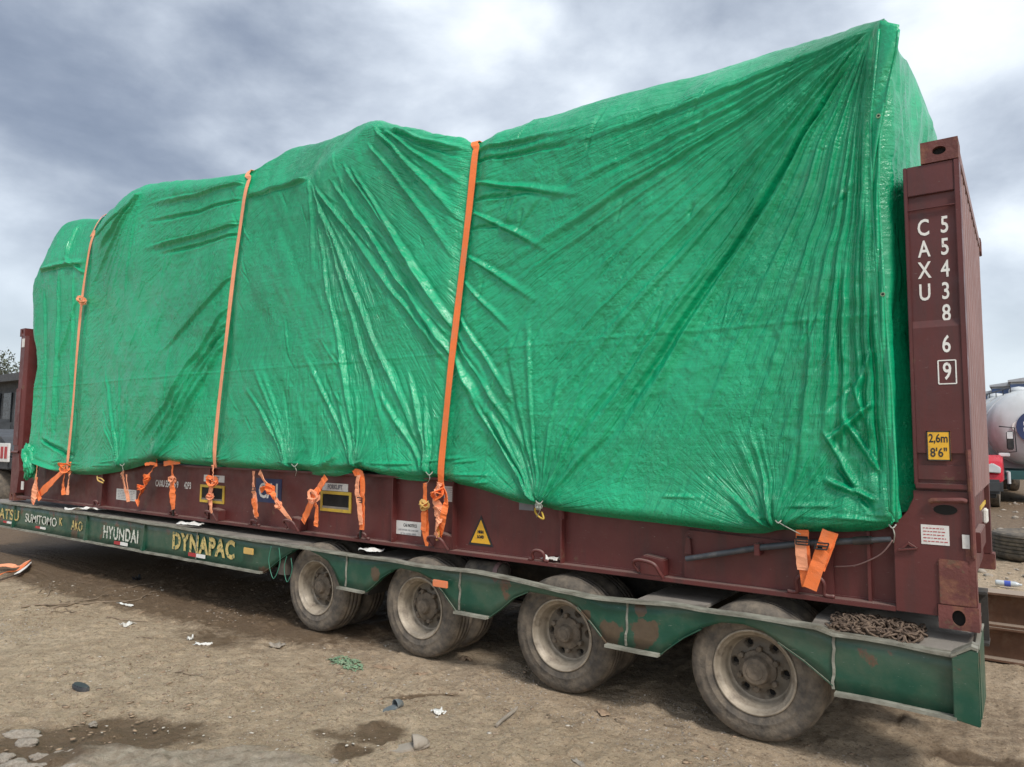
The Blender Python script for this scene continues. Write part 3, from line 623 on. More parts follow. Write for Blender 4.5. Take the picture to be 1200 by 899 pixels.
# post of the end wall
zb = GZ+.70
MB().box((-.262, .022, zb), (-.02, .17, GZ+2.473)).build('end_post', 'maroon', rack, bevel=.004)
MB().box((-.268, .0, zb+.03), (-.250, .03, GZ+2.470)).build('post_flange', 'maroon', rack, bevel=.003)
MB().box((-.030, -.002, zb-.14), (-.004, .14, GZ+2.472)).build('post_flange', 'maroon', rack, bevel=.004)
zt = at(1092, 226, Y=0)[2]; zu = at(1092, 242, Y=0)[2]
MB().box((-.250, .004, zt), (-.031, .022, GZ+2.470)).build('post_cap_plate', 'maroon', rack, bevel=.003)
zs = at(1095, 381, Y=0)[2]
MB().prism([(.006, zs-.01), (.022, zs+.03), (.03, zs+.03), (.03, zb+.20), (.006, zb+.20)], -.249, -.031, axis=0).build('post_face_plate', 'maroon', rack)
MB().box((-.249, .0, zu-.006), (-.031, .012, zu+.0)).build('post_ledge', 'maroon', rack)
MB().box((-.249, .012, zb+.06), (-.031, .04, zb+.135)).build('post_recess', 'hole' if False else 'maroon', rack)
MB().box((-.262, -.012, zb+.012), (-.02, .02, zb+.040)).build('post_foot', 'maroon', rack, bevel=.004)
MB().tube([(-.195, -.018, zb-.055), (-.185, -.024, zb-.048), (-.05, -.024, zb-.040), (-.036, -.016, zb-.045)], .014, 10).build('hinge_bar', 'maroon_rust', rack, smooth='auto')
MB().prism([(-.150+.045*math.cos(a)*1.2+.02, zb-.095+.026*math.sin(a)) for a in np.linspace(0, 2*PI, 17)[:-1]], -.0005, .004).build('plate_slot', 'hole', rack)
MB().tube([(-.012, -.012, zb-.33), (-.012, -.016, zb-.1), (-.018, -.016, zb+.22)], .012, 8).build('locking_rod', 'maroon_rust', rack, smooth='auto')
# corrugated end wall
def corr_wall(xo, xi, sgn, name='corrugated_panel', mat='maroon_pale'):
    vs = []; fs = []; ys = []
    y = .17; k = 0
    while y < 2.27:
        for dy, dx in ((0, 0), (.07, 0), (.10, 1), (.17, 1)):
            if y+dy < 2.27: ys.append((y+dy, dx))
        y += .20
    ys.append((2.27, 0))
    for (yy, dx) in ys:
        x = xo-sgn*.03*dx; vs += [(x, yy, GZ+.66), (x, yy, GZ+2.50)]
    for i in range(len(ys)-1): fs.append((2*i, 2*i+2, 2*i+3, 2*i+1))
    o = MB().add(vs, fs).build(name, mat, rack); s_ = o.modifiers.new('thickness', 'SOLIDIFY'); s_.thickness = .006
    return o
corr_wall(-.012, -.06, 1); corr_wall(XL+.02, XL+.06, -1, mat='maroon')
MB().box((-.10, .165, GZ+2.50), (-.006, 2.275, GZ+2.575)).build('top_header', 'maroon_pale', rack, bevel=.006)
MB().box((-.14, .165, GZ+.40), (-.05, 2.275, GZ+.64)).build('end_sill', 'maroon', rack, bevel=.004)
MB().box((-.12, .03, GZ+.10), (-.07, 2.40, GZ+.40)).build('end_sill', 'maroon', rack, bevel=.004)
q = at(1148, 631, X=-.03); MB().box((-.05, q[1]-.25, q[2]-.06), (-.012, q[1]+.35, q[2]+.06)).build('forklift_bumper', 'maroon', rack, bevel=.004)
q = at(1152, 592, X=-.045); MB().box((-.052, q[1]-.35, q[2]-.014), (-.044, q[1]+.5, q[2]+.014)).build('yellow_marking', 'yellow', rack)
q = at(1156, 604, X=-.03); MB().box((-.05, q[1]-.10, q[2]-.05), (-.02, q[1]+.06, q[2]+.05)).build('lock_tag', 'paper', rack, bevel=.008)
q = at(1132, 635, Y=-.003); MB().box((q[0]-.016, -.006, q[2]-.035), (q[0]+.016, .01, q[2]+.035)).build('label_plate', 'sticker', rack)
MB().box((-.26, 2.28, GZ+.118), (-.02, 2.43, GZ+2.473)).build('end_post', 'maroon', rack, bevel=.004)
MB().box((XL+.0, 2.28, GZ+.118), (XL+.24, 2.43, GZ+2.473)).build('end_post', 'maroon', rack, bevel=.004)
# far end post (left of the photograph)
MB().prism([(XL+.0, .03), (XL+.05, .0), (XL+.20, .0), (XL+.24, .04), (XL+.24, .30), (XL+.0, .30)], GZ+.75, GZ+2.473, axis=2).build('end_post', 'maroon', rack, bevel=.003)
MB().box((XL+.012, -.008, zb+.12), (XL+.19, .01, zb+.98)).build('post_face_plate', 'maroon', rack, bevel=.006)
MB().prism([(XL+.0, GZ+.118), (XL+.24, GZ+.118), (XL+.30, GZ+.45), (XL+.24, GZ+.70), (XL+.0, GZ+.70)], .0, .12).build('end_gusset_plate', 'maroon', rack, bevel=.004)
MB().tube([(XL-.0, -.01, GZ+.72), (XL+.24, -.01, GZ+.72)], .018, 8).build('hinge_bar', 'maroon', rack)
MB().box((XL+.06, -.01, GZ+.70), (XL+.24, .3, GZ+.75)).build('post_foot', 'maroon', rack)
for px, py, hw, hh in ((27.5, 402, .035, .065), (26.5, 569, .035, .06)):
    q = at(px, py, Y=-.004); MB().box((q[0]-hw, -.012, q[2]-hh), (q[0]+hw, .0, q[2]+hh)).build('label_plate', 'sticker', rack)
# numbers down the near post
for ch, px, py in (('C', 1081.5, 267), ('A', 1082.5, 292), ('X', 1083, 317), ('U', 1083.5, 343), ('5', 1106.5, 263), ('5', 1107, 289), ('4', 1107.5, 315), ('3', 1108, 341), ('8', 1108.8, 367), ('6', 1109, 404), ('9', 1110, 436)):
    q = at(px, py, Y=.004); H_ = .092
    yy = .021 if py < 381 else .0055
    text(ch, 'painted_letter', 'white', rack, (q[0], yy, q[2]), H_/.72, .66, .0018, depth=.0012)
q = at(1110, 436, Y=.004); fr = MB(); a_, b_ = .040, .062
for s in (-1, 1):
    fr.box((q[0]-a_, .003, q[2]+s*b_-.003), (q[0]+a_, .0058, q[2]+s*b_+.003)); fr.box((q[0]+s*a_-.003, .0032, q[2]-b_), (q[0]+s*a_+.003, .0056, q[2]+b_))
fr.build('check_digit_box', 'white', rack)
def sticker(px, py, wpx, hpx, Y, name, mat, lines_=0, lmat='greyprint', seed=1, bev=0):
    a, b_ = at(px-wpx/2, py, Y=Y), at(px+wpx/2, py, Y=Y); zc = at(px, py, Y=Y)[2]; hh = abs(at(px, py-hpx/2, Y=Y)[2]-at(px, py+hpx/2, Y=Y)[2])/2
    o = MB().box((a[0], Y-.002, zc-hh), (b_[0], Y+.004, zc+hh)).build(name, mat, rack)
    if lines_:
        r_ = random.Random(seed); mb = MB(); W_ = b_[0]-a[0]
        for i in range(lines_):
            z = zc+hh*(1-2*(i+1)/(lines_+1)); x = a[0]+W_*.08
            while x < b_[0]-W_*.15:
                l_ = W_*r_.uniform(.04, .14); mb.box((x, Y-.0035, z-hh*.2/lines_), (min(x+l_, b_[0]-W_*.06), Y-.0021, z+hh*.2/lines_)); x += l_+W_*.035
        mb.build('small_print', lmat, o)
    return o, (a[0], b_[0], zc-hh, zc+hh)
YB = .083   # side beam web face
o, bb = sticker(1100, 522.5, 28, 35, .004, 'height_plate', 'signyellow')
text('2,6m', 'plate_lettering', 'black', rack, ((bb[0]+bb[1])/2, .0015, (bb[3]*.74+bb[2]*.26)), .062, .72, .0012, depth=.0008)
text("8'6\"", 'plate_lettering', 'black', rack, ((bb[0]+bb[1])/2, .0015, (bb[3]*.26+bb[2]*.74)), .066, .78, .0012, depth=.0008)
fr = MB()
for (z0, z1, x0, x1) in ((bb[2], bb[2]+.006, bb[0], bb[1]), (bb[3]-.006, bb[3], bb[0], bb[1]), (bb[2], bb[3], bb[0], bb[0]+.006), (bb[2], bb[3], bb[1]-.006, bb[1])): fr.box((x0, .0008, z0), (x1, .0019, z1))
fr.build('plate_border', 'black', rack)
sticker(1096, 627, 33, 23, .002, 'notice_sticker', 'sticker', 5, 'redprint', 3)
o, bb = sticker(479, 619, 29, 16, YB, 'notice_sticker', 'sticker'); text('CAI NOTICE', 'small_print', 'black', rack, ((bb[0]+bb[1])/2+.02, YB-.003, bb[3]-.035), .035, .8, .001, depth=.0005)
for k in (0, 1): text('LASH WITHIN THE LOAD LIMIT' if k == 0 else 'OF THE LASHING RINGS', 'small_print', 'greyprint', rack, ((bb[0]+bb[1])/2, YB-.003, bb[3]-.075-.03*k), .021, .8, 0, depth=.0005)
sticker(148, 580, 23, 13, YB, 'owner_plate', 'sticker', 6, 'greyprint', 5); sticker(527, 579, 13, 18, YB, 'data_plate', 'sticker', 7, 'greyprint', 6)
sticker(617, 593, 17, 10, YB, 'owner_plate', 'greyprint'); sticker(152, 541, 9, 5, YB, 'owner_plate', 'sticker')
for px, py, s in ((393, 571, 1), (251, 561, 1)):
    o, bb = sticker(px, py, 30 if px > 300 else 24, 9 if px > 300 else 8, YB, 'pocket_notice', 'sticker')
    text('FORKLIFT', 'small_print', 'greyprint', rack, ((bb[0]+bb[1])/2, YB-.003, (bb[2]+bb[3])/2), .055, .85, .003, depth=.0005)
# forklift pockets
for px, py, wpx, hpx in ((394, 588, 36, 24), (249, 579, 28, 21)):
    a, b_ = at(px-wpx/2, py, Y=YB), at(px+wpx/2, py, Y=YB); zc = at(px, py, Y=YB)[2]; hh = abs(at(px, py-hpx/2, Y=YB)[2]-at(px, py+hpx/2, Y=YB)[2])/2; t = .028; mb = MB()
    mb.box((a[0], YB-.008, zc+hh-t), (b_[0], YB+.004, zc+hh)).box((a[0], YB-.008, zc-hh), (b_[0], YB+.004, zc-hh+t)).box((a[0], YB-.008, zc-hh+t), (a[0]+t, YB+.004, zc+hh-t)).box((b_[0]-t, YB-.008, zc-hh+t), (b_[0], YB+.004, zc+hh-t))
    fo = mb.build('forklift_pocket', 'yellow', rack); MB().box((a[0]+t, YB-.0015, zc-hh+t), (b_[0]-t, YB+.0, zc+hh-t)).build('pocket_opening', 'hole', fo)
    MB().box((a[0]+t, YB-.006, zc-hh+t), (b_[0]-t, YB-.001, zc-hh+t+.02)).build('pocket_floor', 'deck', fo)
# logo
o, bb = sticker(315, 575, 30, 28, YB, 'logo_plate', 'blue')
text('CAI', 'logo_lettering', 'white', rack, ((bb[0]+bb[1])/2, YB-.0035, (bb[2]+bb[3])/2-.01), .21, .95, .004, depth=.0008)
q = at(208, 568.5, Y=YB); text('CAXU 554386 9', 'painted_number', 'white', rack, (q[0]+.02, YB-.001, q[2]), .105, .70, .002, depth=.0008, align='RIGHT'); text('42P3', 'painted_code', 'white', rack, (q[0]+.14, YB-.001, q[2]-.0), .105, .70, .002, depth=.0008, align='LEFT')
# warning triangle
t0, t1, t2 = at(564, 604, Y=YB), at(549, 638, Y=YB), at(578, 641, Y=YB)
def tri(k, y): 
    c = np.array([(t0[0]+t1[0]+t2[0])/3, (t0[2]+t1[2]+t2[2])/3]); zb_ = (t1[2]+t2[2])/2
    pts = [(t0[0], t0[2]), (t1[0], zb_), (t2[0], zb_)]; pts = [tuple(c+(np.array(p)-c)*k) for p in pts]
    return pts
wt = MB().prism(tri(1, 0), YB-.002, YB+.003).build('warning_triangle', 'black', rack); MB().prism(tri(.78, 0), YB-.0035, YB-.0019).build('triangle_face', 'signyellow', wt)
cc = tri(.3, 0); text('HIGH', 'small_print', 'black', rack, ((cc[1][0]+cc[2][0])/2, YB-.005, cc[0][1]-.02), .030, .8, .002, depth=.0005); text('LOAD', 'small_print', 'black', rack, ((cc[1][0]+cc[2][0])/2, YB-.005, cc[0][1]-.058), .030, .8, .002, depth=.0005)
# lashing rings on the flange
def ring_box(px, py, w_=.15, hgt=.13):
    x, z = at(px, py, Y=.03)[[0, 2]]; z0 = GZ+.078
    b = MB().prism([(x-.02, z0), (x+w_, z0), (x+w_, z0+hgt*.85), (x+.01, z0+hgt), (x-.02, z0+hgt*.8)], .0, .085).build('lashing_box', 'maroon', rack, bevel=.006)
    MB().tube(smooth_path([(x-.015, -.02, z0+.02), (x-.045, -.04, z0+.075), (x, -.05, z0+.10), (x+.10, -.05, z0+.085), (x+.135, -.03, z0+.03), (x+.15, -.015, z0-.0)], 5), .012, 8).build('lashing_ring', 'maroon', b, smooth=True)
for px, py in ((755, 662), (343, 615), (250, 600), (513, 633)): ring_box(px, py)
def d_ring(px, py, w_=.055, h_=.085, tilt=0.):
    x = at(px, py, Y=.03)[0]; z0 = GZ+.078
    MB().tube(smooth_path([(x-w_*1.7, .01, z0+.008), (x-w_, .01, z0+.012), (x-w_, .0, z0+h_*.7), (x-w_*.5, -.005, z0+h_), (x+w_*.5, -.005, z0+h_), (x+w_, .0, z0+h_*.7), (x+w_, .01, z0+.012), (x+w_*1.7, .01, z0+.008)], 4), .012, 8).build('lashing_ring', 'maroon', rack, smooth=True)
d_ring(951, 695, .075, .11); d_ring(633, 662, .05, .075); d_ring(115, 590, .05, .06); d_ring(205, 605, .05, .05); d_ring(300, 618, .05, .05); d_ring(427, 630, .05, .05)
for px, py in ((806, 640), (658, 600)): q = at(px, py, Y=.05); MB().prism([(q[0]-.02, q[2]-.05), (q[0]+.03, q[2]-.05), (q[0]+.02, q[2]+.05), (q[0]-.005, q[2]+.06)], .035, .085).build('hook_lug', 'maroon', rack, bevel=.003)
for px, py in ((888, 643),): q = at(px, py, Y=.0); MB().box((q[0]-.016, -.025, q[2]-.04), (q[0]+.016, .085, q[2]+.03)).build('pipe_clip', 'maroon', rack, bevel=.003)
# ------------------------------------------------------------------ tarpaulin
YF = -.05
tarp = thing('tarpaulin', 'huge wrinkled green tarpaulin draped over the tall load on the flat rack', 'tarpaulin', (-6, 1.2, GZ+.6))
hem_px = [(34, 545), (45, 548), (62, 553), (85, 556), (108, 557), (128, 554), (143, 551), (165, 545), (186, 539), (205, 543), (245, 547), (285, 549), (325, 552), (343, 551), (360, 557), (390, 559), (420, 550), (440, 558), (470, 563), (492, 565), (503, 560), (520, 565), (560, 575), (600, 590), (628, 594), (640, 598), (700, 607), (800, 618), (860, 626), (895, 627), (912, 621), (935, 624), (990, 625), (1030, 624), (1046, 621), (1058, 610)]
hem = np.array([at(a, b, Y=YF) for a, b in hem_px])
sh_px = [(38, 336), (46, 314), (75, 304), (98, 304), (107, 274), (130, 254), (165, 226), (215, 219), (286, 212), (290, 232), (330, 220), (362, 209), (400, 178), (432, 150), (475, 158), (520, 168), (557, 176), (640, 160), (700, 148), (783, 127), (850, 100), (900, 80), (1000, 40), (1033, 30)]
sh = np.array([at(a, b, Y=YF) for a, b in sh_px])
rd_px = [(38, 330, -.02), (44, 312, -.01), (55, 290, .06), (66, 270, .12), (75, 257, .16), (96, 253, .2), (118, 254, .2), (132, 244, .14), (165, 219, .08), (215, 212, .10), (260, 207, .06), (286, 203, .0), (300, 194, .06), (325, 180, .16), (345, 169, .28), (360, 166, .30), (374, 165, .28), (400, 156, .2), (432, 143, .1), (470, 150, .08), (520, 161, .04), (557, 168, .0), (575, 160, .04), (640, 138, .18), (700, 117, .22), (800, 91, .25), (900, 61, .25), (1000, 33, .15), (1033, 26, .03)]
rd = np.array([at(a, b, Y=c) for a, b, c in rd_px])
# columns
xsL = [-11.80]
while xsL[-1] < -.335: xsL.append(xsL[-1]+.0062*math.hypot(xsL[-1]-.22, 4.3)/4.3)
XC = np.array(xsL); XC[-1] = -.335
def ip(A, k): o_ = np.argsort(A[:, 0]); return np.interp(XC, A[o_, 0], A[o_, k])
def gsm(a, s):
    k = np.exp(-.5*(np.arange(-3*s, 3*s+1)/s)**2); k /= k.sum(); return np.convolve(np.pad(a, 3*s, mode='edge'), k, 'valid')
zh = gsm(ip(hem, 2), 5); z1 = gsm(ip(sh, 2), 9); y2 = gsm(ip(rd, 1), 9); z2 = gsm(ip(rd, 2), 6)
z1 = np.minimum(z1, z2-.02)
NF, NS, NT, NB = 400, 56, 26, 8
tf = np.linspace(0, 1, NF)[:, None]
Yr = YF+0*XC; 
rowsY = [YF+0*tf*XC]; rowsZ = [zh+(z1-zh)*tf]
ts = np.linspace(0, 1, NS+1)[1:, None]; bow = np.sin(PI*ts)*.03
rowsY.append(YF+(y2-YF)*ts); rowsZ.append(z1+(z2-z1)*ts+bow)
tt = np.linspace(0, 1, NT+1)[1:, None]; rowsY.append(y2+(2.46-y2)*tt); rowsZ.append(z2-.06*np.minimum(1, tt*8)+.10*tt*np.clip((XC+2)/1.6, 0, 1)-.02*np.sin(tt*9+XC*2))
tb = np.linspace(0, 1, NB+1)[1:, None]; zb_ = rowsZ[-1][-1:]; rowsY.append(2.47+0*tb*XC); rowsZ.append(zb_+(zh-zb_)*tb)
Yg = np.concatenate(rowsY); Zg = np.concatenate(rowsZ); Xg = np.repeat(XC[None], len(Yg), 0)
# round the shoulder and the ridge a little
def colsmooth(A, s, a, b):
    k = np.exp(-.5*(np.arange(-3*s, 3*s+1)/s)**2); k /= k.sum(); B_ = A.copy()
    Pd = np.pad(A, ((3*s, 3*s), (0, 0)), mode='edge'); acc = sum(k[i]*Pd[i:i+len(A)] for i in range(len(k)))
    B_[a:b] = acc[a:b]; return B_
Yg = colsmooth(Yg, 4, NF-16, NF+NS+6); Zg = colsmooth(Zg, 3, NF-12, NF+NS+3)
# left end leans inwards
lf = np.clip((-10.4-Xg)/1.4, 0, 1)**1.5; Xg = Xg+lf*.36*np.clip((3.7-Zg)/2.4, 0, 1)
# hem: rolled under, bulging just above the edge
dh = (Zg-zh)*(np.arange(len(Zg))[:, None] < NF)+9*(np.arange(len(Zg))[:, None] >= NF)
D = .050*np.exp(-((dh-.055)/np.where(dh > .055, .15, .05))**2)-.08*np.exp(-(dh/.035)**1.5)
fx, fz = Xg.copy(), Zg.copy()
wx_ = .035*fbm(fx*1.6, fz*1.6, 2, 200)+.012*fbm(fx*6, fz*6, 2, 210); wz_ = .035*fbm(fx*1.6, fz*1.6, 2, 220); fx += wx_; fz += wz_
LIM = np.arange(len(Zg))[:, None] < NF+NS
def W2(p): q = at(p[0], p[1], Y=YF); return q[0], q[2]
def fold(p, q, amp, w0, w1, sharp=1., e0=.06, e1=.35, world=False):
    """a crease from p to q; soft on one side, tight on the other"""
    global D
    (ax_, az_), (bx, bz) = (p, q) if world else (W2(p), W2(q)); L_ = math.hypot(bx-ax_, bz-az_)
    if L_ < 1e-3: return
    ux, uz = (bx-ax_)/L_, (bz-az_)/L_; pad = 3.2*max(w0, w1)
    lo, hi = min(ax_, bx)-pad, max(ax_, bx)+pad; c0, c1 = np.searchsorted(XC, lo), np.searchsorted(XC, hi)
    if c1 <= c0: return
    dx, dz = fx[:, c0:c1]-ax_, fz[:, c0:c1]-az_; t = (dx*ux+dz*uz)/L_; s = -dx*uz+dz*ux; w_ = w0+(w1-w0)*np.clip(t, 0, 1); r = s/w_
    env = np.clip(t/e0, 0, 1)*np.clip((1-t)/e1, 0, 1); env = env*env*(3-2*env)
    rr = np.where(r > 0, r, r*1.7)
    D[:, c0:c1] += amp*env*((1-1.1*rr*rr)*np.exp(-rr*rr*.9))
def fan(apex, targets, n, amp, w0, w1, rlen=(.5, 1.), seed=0, e0=.05):
    """creases running out of one pinched point; targets: pixel polyline swept by the fan"""
    r_ = random.Random(seed); T_ = [W2(t) for t in targets]; A_ = W2(apex)
    for i in range(n):
        u = (i+r_.uniform(.1, .9))/n*(len(T_)-1); k = min(int(u), len(T_)-2); f_ = u-k
        tx = T_[k][0]+(T_[k+1][0]-T_[k][0])*f_; tz = T_[k][1]+(T_[k+1][1]-T_[k][1])*f_; l_ = r_.uniform(*rlen)
        d0 = r_.uniform(.0, .12)
        p = (A_[0]+(tx-A_[0])*d0, A_[1]+(tz-A_[1])*d0)
        fold(p, (A_[0]+(tx-A_[0])*l_, A_[1]+(tz-A_[1])*l_), amp*r_.uniform(.45, 1.25)*r_.choice((1, 1, -.8)), w0, w1*r_.uniform(.6, 1.5), e0=e0, world=True)
R0 = (1024, 34)
# right panel: creases out of the top right corner
for q, a, w_ in (((640, 585), .050, .075), ((655, 600), -.035, .05), ((700, 560), .030, .05), ((600, 520), .026, .06), ((560, 330), .030, .05), ((590, 260), .022, .045), ((800, 560), .022, .06),
                 ((860, 590), .018, .05), ((930, 560), .018, .05), ((650, 420), .026, .05), ((600, 200), .022, .04), ((980, 590), .016, .035)):
    fold(R0, q, a*(.95 if abs(a) > .034 else .7), .012, w_*1.15, e0=.05, e1=.45)
fan(R0, [(560, 190), (540, 340), (600, 590), (800, 610), (1000, 610)], 30, .009, .006, .035, (.35, .95), 1)
fan(R0, [(560, 190), (600, 420), (760, 600)], 16, .006, .004, .014, (.3, .8), 12)
# tie below the middle of the right panel
fan((630, 594), [(520, 400), (560, 300), (620, 330), (720, 330), (800, 440)], 10, .013, .010, .045, (.25, 1.), 2)
for q in ((470, 320), (500, 380), (545, 420), (700, 455), (740, 480)): fold((630, 594), q, .024, .012, .05, e1=.6)
fan((911, 618), [(830, 520), (880, 470), (930, 480), (990, 540)], 8, .012, .008, .034, (.3, 1.), 3)
for q in ((840, 560), (890, 540), (960, 590)): fold((911, 620), q, .028, .01, .04, e1=.6)
# slack folds hanging off the third strap to the right
for p, q, a, w_ in (((557, 176), (700, 150), .030, .045), ((556, 190), (720, 165), -.026, .045), ((554, 214), (700, 232), .032, .05), ((553, 236), (650, 222), -.022, .045), ((551, 250), (660, 300), .030, .05), ((548, 270), (620, 262), -.018, .04), ((545, 300), (640, 360), .024, .05), ((541, 330), (610, 400), .020, .04), ((536, 372), (620, 500), .026, .04), ((530, 400), (640, 560), .026, .045)):
    fold(p, q, a, .018, w_, e0=.03, e1=.6)
# vertical creases beside the seam, crumpled at the lower right
for p, q, a, w_ in (((1022, 60), (1008, 560), .028, .035), ((1015, 100), (960, 560), .024, .05), ((1024, 200), (1024, 600), .030, .025), ((1000, 250), (985, 600), .022, .04), ((960, 330), (930, 600), .016, .04), ((1030, 330), (1036, 600), -.025, .02)):
    fold(p, q, a*.85, .02, w_, e0=.2, e1=.3)
for p, q, a, w_ in (((1035, 470), (960, 520), .030, .035), ((1040, 560), (985, 480), .035, .035), ((1040, 590), (960, 560), .035, .03), ((1000, 440), (1030, 520), .022, .03), ((960, 500), (1020, 600), .026, .035), ((975, 545), (1035, 610), -.028, .03), ((1035, 400), (1000, 470), .020, .03)):
    fold(p, q, a, .02, w_, e0=.2, e1=.3)
# middle panel
A1 = (362, 210)
for p, q, a, w_ in ((A1, (503, 560), .034, .05), ((366, 214), (555, 470), .034, .055), ((385, 205), (640, 590), .034, .05), ((410, 195), (600, 500), .030, .05), ((372, 230), (460, 540), .026, .045), ((370, 250), (420, 548), .022, .05),
                    ((440, 152), (548, 270), .040, .06), ((445, 150), (552, 225), .026, .04), ((430, 165), (545, 320), .028, .05), ((440, 150), (556, 190), -.022, .04), ((400, 190), (540, 400), .030, .05), ((455, 152), (556, 178), .030, .035)):
    fold(p, q, a, .016, w_, e0=.08, e1=.35)
fan(A1, [(400, 540), (500, 560), (620, 590), (545, 330)], 16, .009, .008, .038, (.35, 1.), 4)
fan((436, 148), [(545, 300), (552, 200)], 9, .010, .008, .03, (.3, 1.), 5)
fold((286, 232), (362, 209), .050, .02, .03, e0=.1, e1=.1)
fold((362, 209), (366, 330), .018, .02, .05, e0=.05, e1=.5)
for a, tg, n in (((345, 550), [(270, 420), (300, 400), (340, 400), (380, 480)], 11), ((420, 551), [(340, 380), (380, 360), (430, 420), (460, 500)], 13), ((503, 561), [(420, 400), (460, 400), (490, 420), (530, 500)], 14)):
    fan(a, tg, n-4, .013, .010, .05, (.3, 1.), a[0])
for p, q in (((345, 550), (280, 440)), ((345, 550), (310, 470)), ((420, 551), (345, 390)), ((420, 551), (385, 440)), ((503, 561), (425, 430)), ((503, 561), (470, 410)), ((503, 561), (490, 440))): fold(p, q, .030, .014, .05, e1=.6)
fold((345, 551), (420, 551), -.040, .05, .05, e0=.15, e1=.15); fold((420, 552), (503, 562), -.030, .045, .045, e0=.15, e1=.15); fold((380, 545), (400, 530), .03, .05, .07, e0=.3, e1=.3)
# panel between the first and second straps
for p, q, a, w_ in (((284, 214), (170, 240), .034, .05), ((282, 235), (165, 262), -.028, .045), ((281, 262), (165, 292), .040, .05), ((280, 274), (180, 300), -.030, .04), ((272, 320), (180, 420), .030, .05), ((268, 355), (150, 545), .036, .05), ((267, 372), (165, 540), .034, .05),
                    ((262, 400), (186, 540), .038, .05), ((264, 385), (205, 470), -.025, .04), ((165, 226), (110, 300), .045, .045), ((165, 226), (102, 340), .030, .05), ((150, 240), (106, 282), -.03, .035), ((186, 541), (230, 430), .028, .05), ((143, 551), (120, 420), .022, .05)):
    fold(p, q, a, .02, w_, e0=.06, e1=.4)
fan((264, 380), [(130, 540), (170, 550), (210, 540)], 14, .016, .01, .035, (.3, 1.), 7)
fan((186, 541), [(200, 380), (250, 400), (250, 500)], 12, .014, .01, .05, (.3, 1.), 8); fan((143, 551), [(100, 450), (130, 400), (160, 440)], 9, .012, .01, .05, (.3, 1.), 9)
fan((165, 224), [(104, 300), (100, 420), (150, 420)], 10, .012, .01, .05, (.3, 1.), 10)
# leftmost bay
fold((44, 318), (98, 306), .05, .05, .06, e0=.1, e1=.15)
for p, q, a, w_ in (((70, 310), (55, 540), .030, .07), ((84, 308), (80, 550), .024, .06), ((98, 320), (70, 300), .030, .05), ((50, 330), (44, 540), .022, .06), ((40, 540), (80, 556), .06, .05), ((45, 515), (90, 540), -.05, .05), ((92, 345), (60, 430), .025, .06), ((75, 260), (74, 305), .035, .06)):
    fold(p, q, a, .03, w_, e0=.15, e1=.3)
r_ = random.Random(33)
for i in range(150):
    x = -11.4+11*r_.random()**.75; k = int(np.clip(np.searchsorted(XC, x), 0, len(XC)-1)); z = r_.uniform(zh[k]+.2, z1[k]-.1)
    c_ = -1 if x > -3.3 else (1 if x > -6.6 else -1); an = math.radians(90+c_*r_.uniform(12, 48)); l_ = r_.uniform(.12, .55)
    fold((x, z), (x+math.cos(an)*l_, z+math.sin(an)*l_), r_.uniform(.004, .012)*r_.choice((1, -1)), r_.uniform(.008, .02), r_.uniform(.012, .035), e0=.3, e1=.4, world=True)
# hem creases
r_ = random.Random(3)
for i in range(26):
    x = r_.uniform(-11, -.5); k = int(np.searchsorted(XC, x)); zz_ = zh[k]+r_.uniform(.04, .16)
    fold((x, zz_), (x+r_.uniform(.15, .6), zz_+r_.uniform(-.03, .05)), r_.uniform(.006, .016), .012, .022, e0=.3, e1=.3, world=True)
# broad slack and small crumple
D += (.045*fbm(Xg*.9, Zg*.9, 2, 300)+.012*fbm(Xg*4, Zg*3, 3, 310))*LIM
# slack running with the pull of each bay
def streak(ang, s, seed):
    u = fx*math.cos(ang)+fz*math.sin(ang); v2 = -fx*math.sin(ang)+fz*math.cos(ang)
    return fbm(u*.9, v2*s, 3, seed)
def bay(a, b, w_=.35): return 1/(1+np.exp(-(Xg-a)/w_))*1/(1+np.exp((Xg-b)/w_))
D += LIM*(.022*streak(math.radians(52), 5, 500)*bay(-3.3, -1.1)+.018*streak(math.radians(82), 6, 510)*bay(-1.3, 0)+.024*streak(math.radians(-62), 5, 520)*bay(-6.3, -3.4)+.022*streak(math.radians(60), 4.5, 530)*bay(-9.9, -6.6)+.018*streak(math.radians(88), 4, 540)*bay(-12.5, -10))
cr = np.abs(fbm(fx*7, fz*7, 3, 320))*-1.; D += (.009*cr+.0028*fbm(fx*26, fz*22, 2, 330))*(.6+.8*(vnoise(Xg*1.3, Zg*1.3, 340)+.5))*LIM
# straps press the sheet in
straps_px = {'c': [(557, 169), (551, 230), (543, 300), (535, 370), (527, 440), (520, 510), (514, 570)], 'b': [(288, 204), (282, 260), (274, 320), (266, 395), (258, 470), (251, 548)], 'a': [(107, 269), (101, 310), (96, 352), (91, 420), (87, 490), (82, 552)]}
SX = {}
for k in straps_px:
    L_ = np.array([at(a, b, Y=YF) for a, b in straps_px[k]]); o_ = np.argsort(L_[:, 2]); xs_ = np.interp(Zg, L_[o_, 2], L_[o_, 0]); d = np.abs(Xg-xs_); SX[k] = xs_
    kk = np.exp(-(d/.05)**2); D = D*(1-.75*kk)-.030*np.exp(-(d/.10)**2)*LIM+.012*np.exp(-((d-.16)/.08)**2)*LIM
D *= np.where(LIM, 1, 0)*np.clip((NF+NS-np.arange(len(Zg))[:, None])/14, 0.15, 1)
edge = np.clip((-.335-Xg)/.05, 0, 1); D *= .35+.65*edge
PULL = np.zeros(Xg.shape+(3,)); TIE = np.zeros(Xg.shape+(3,))
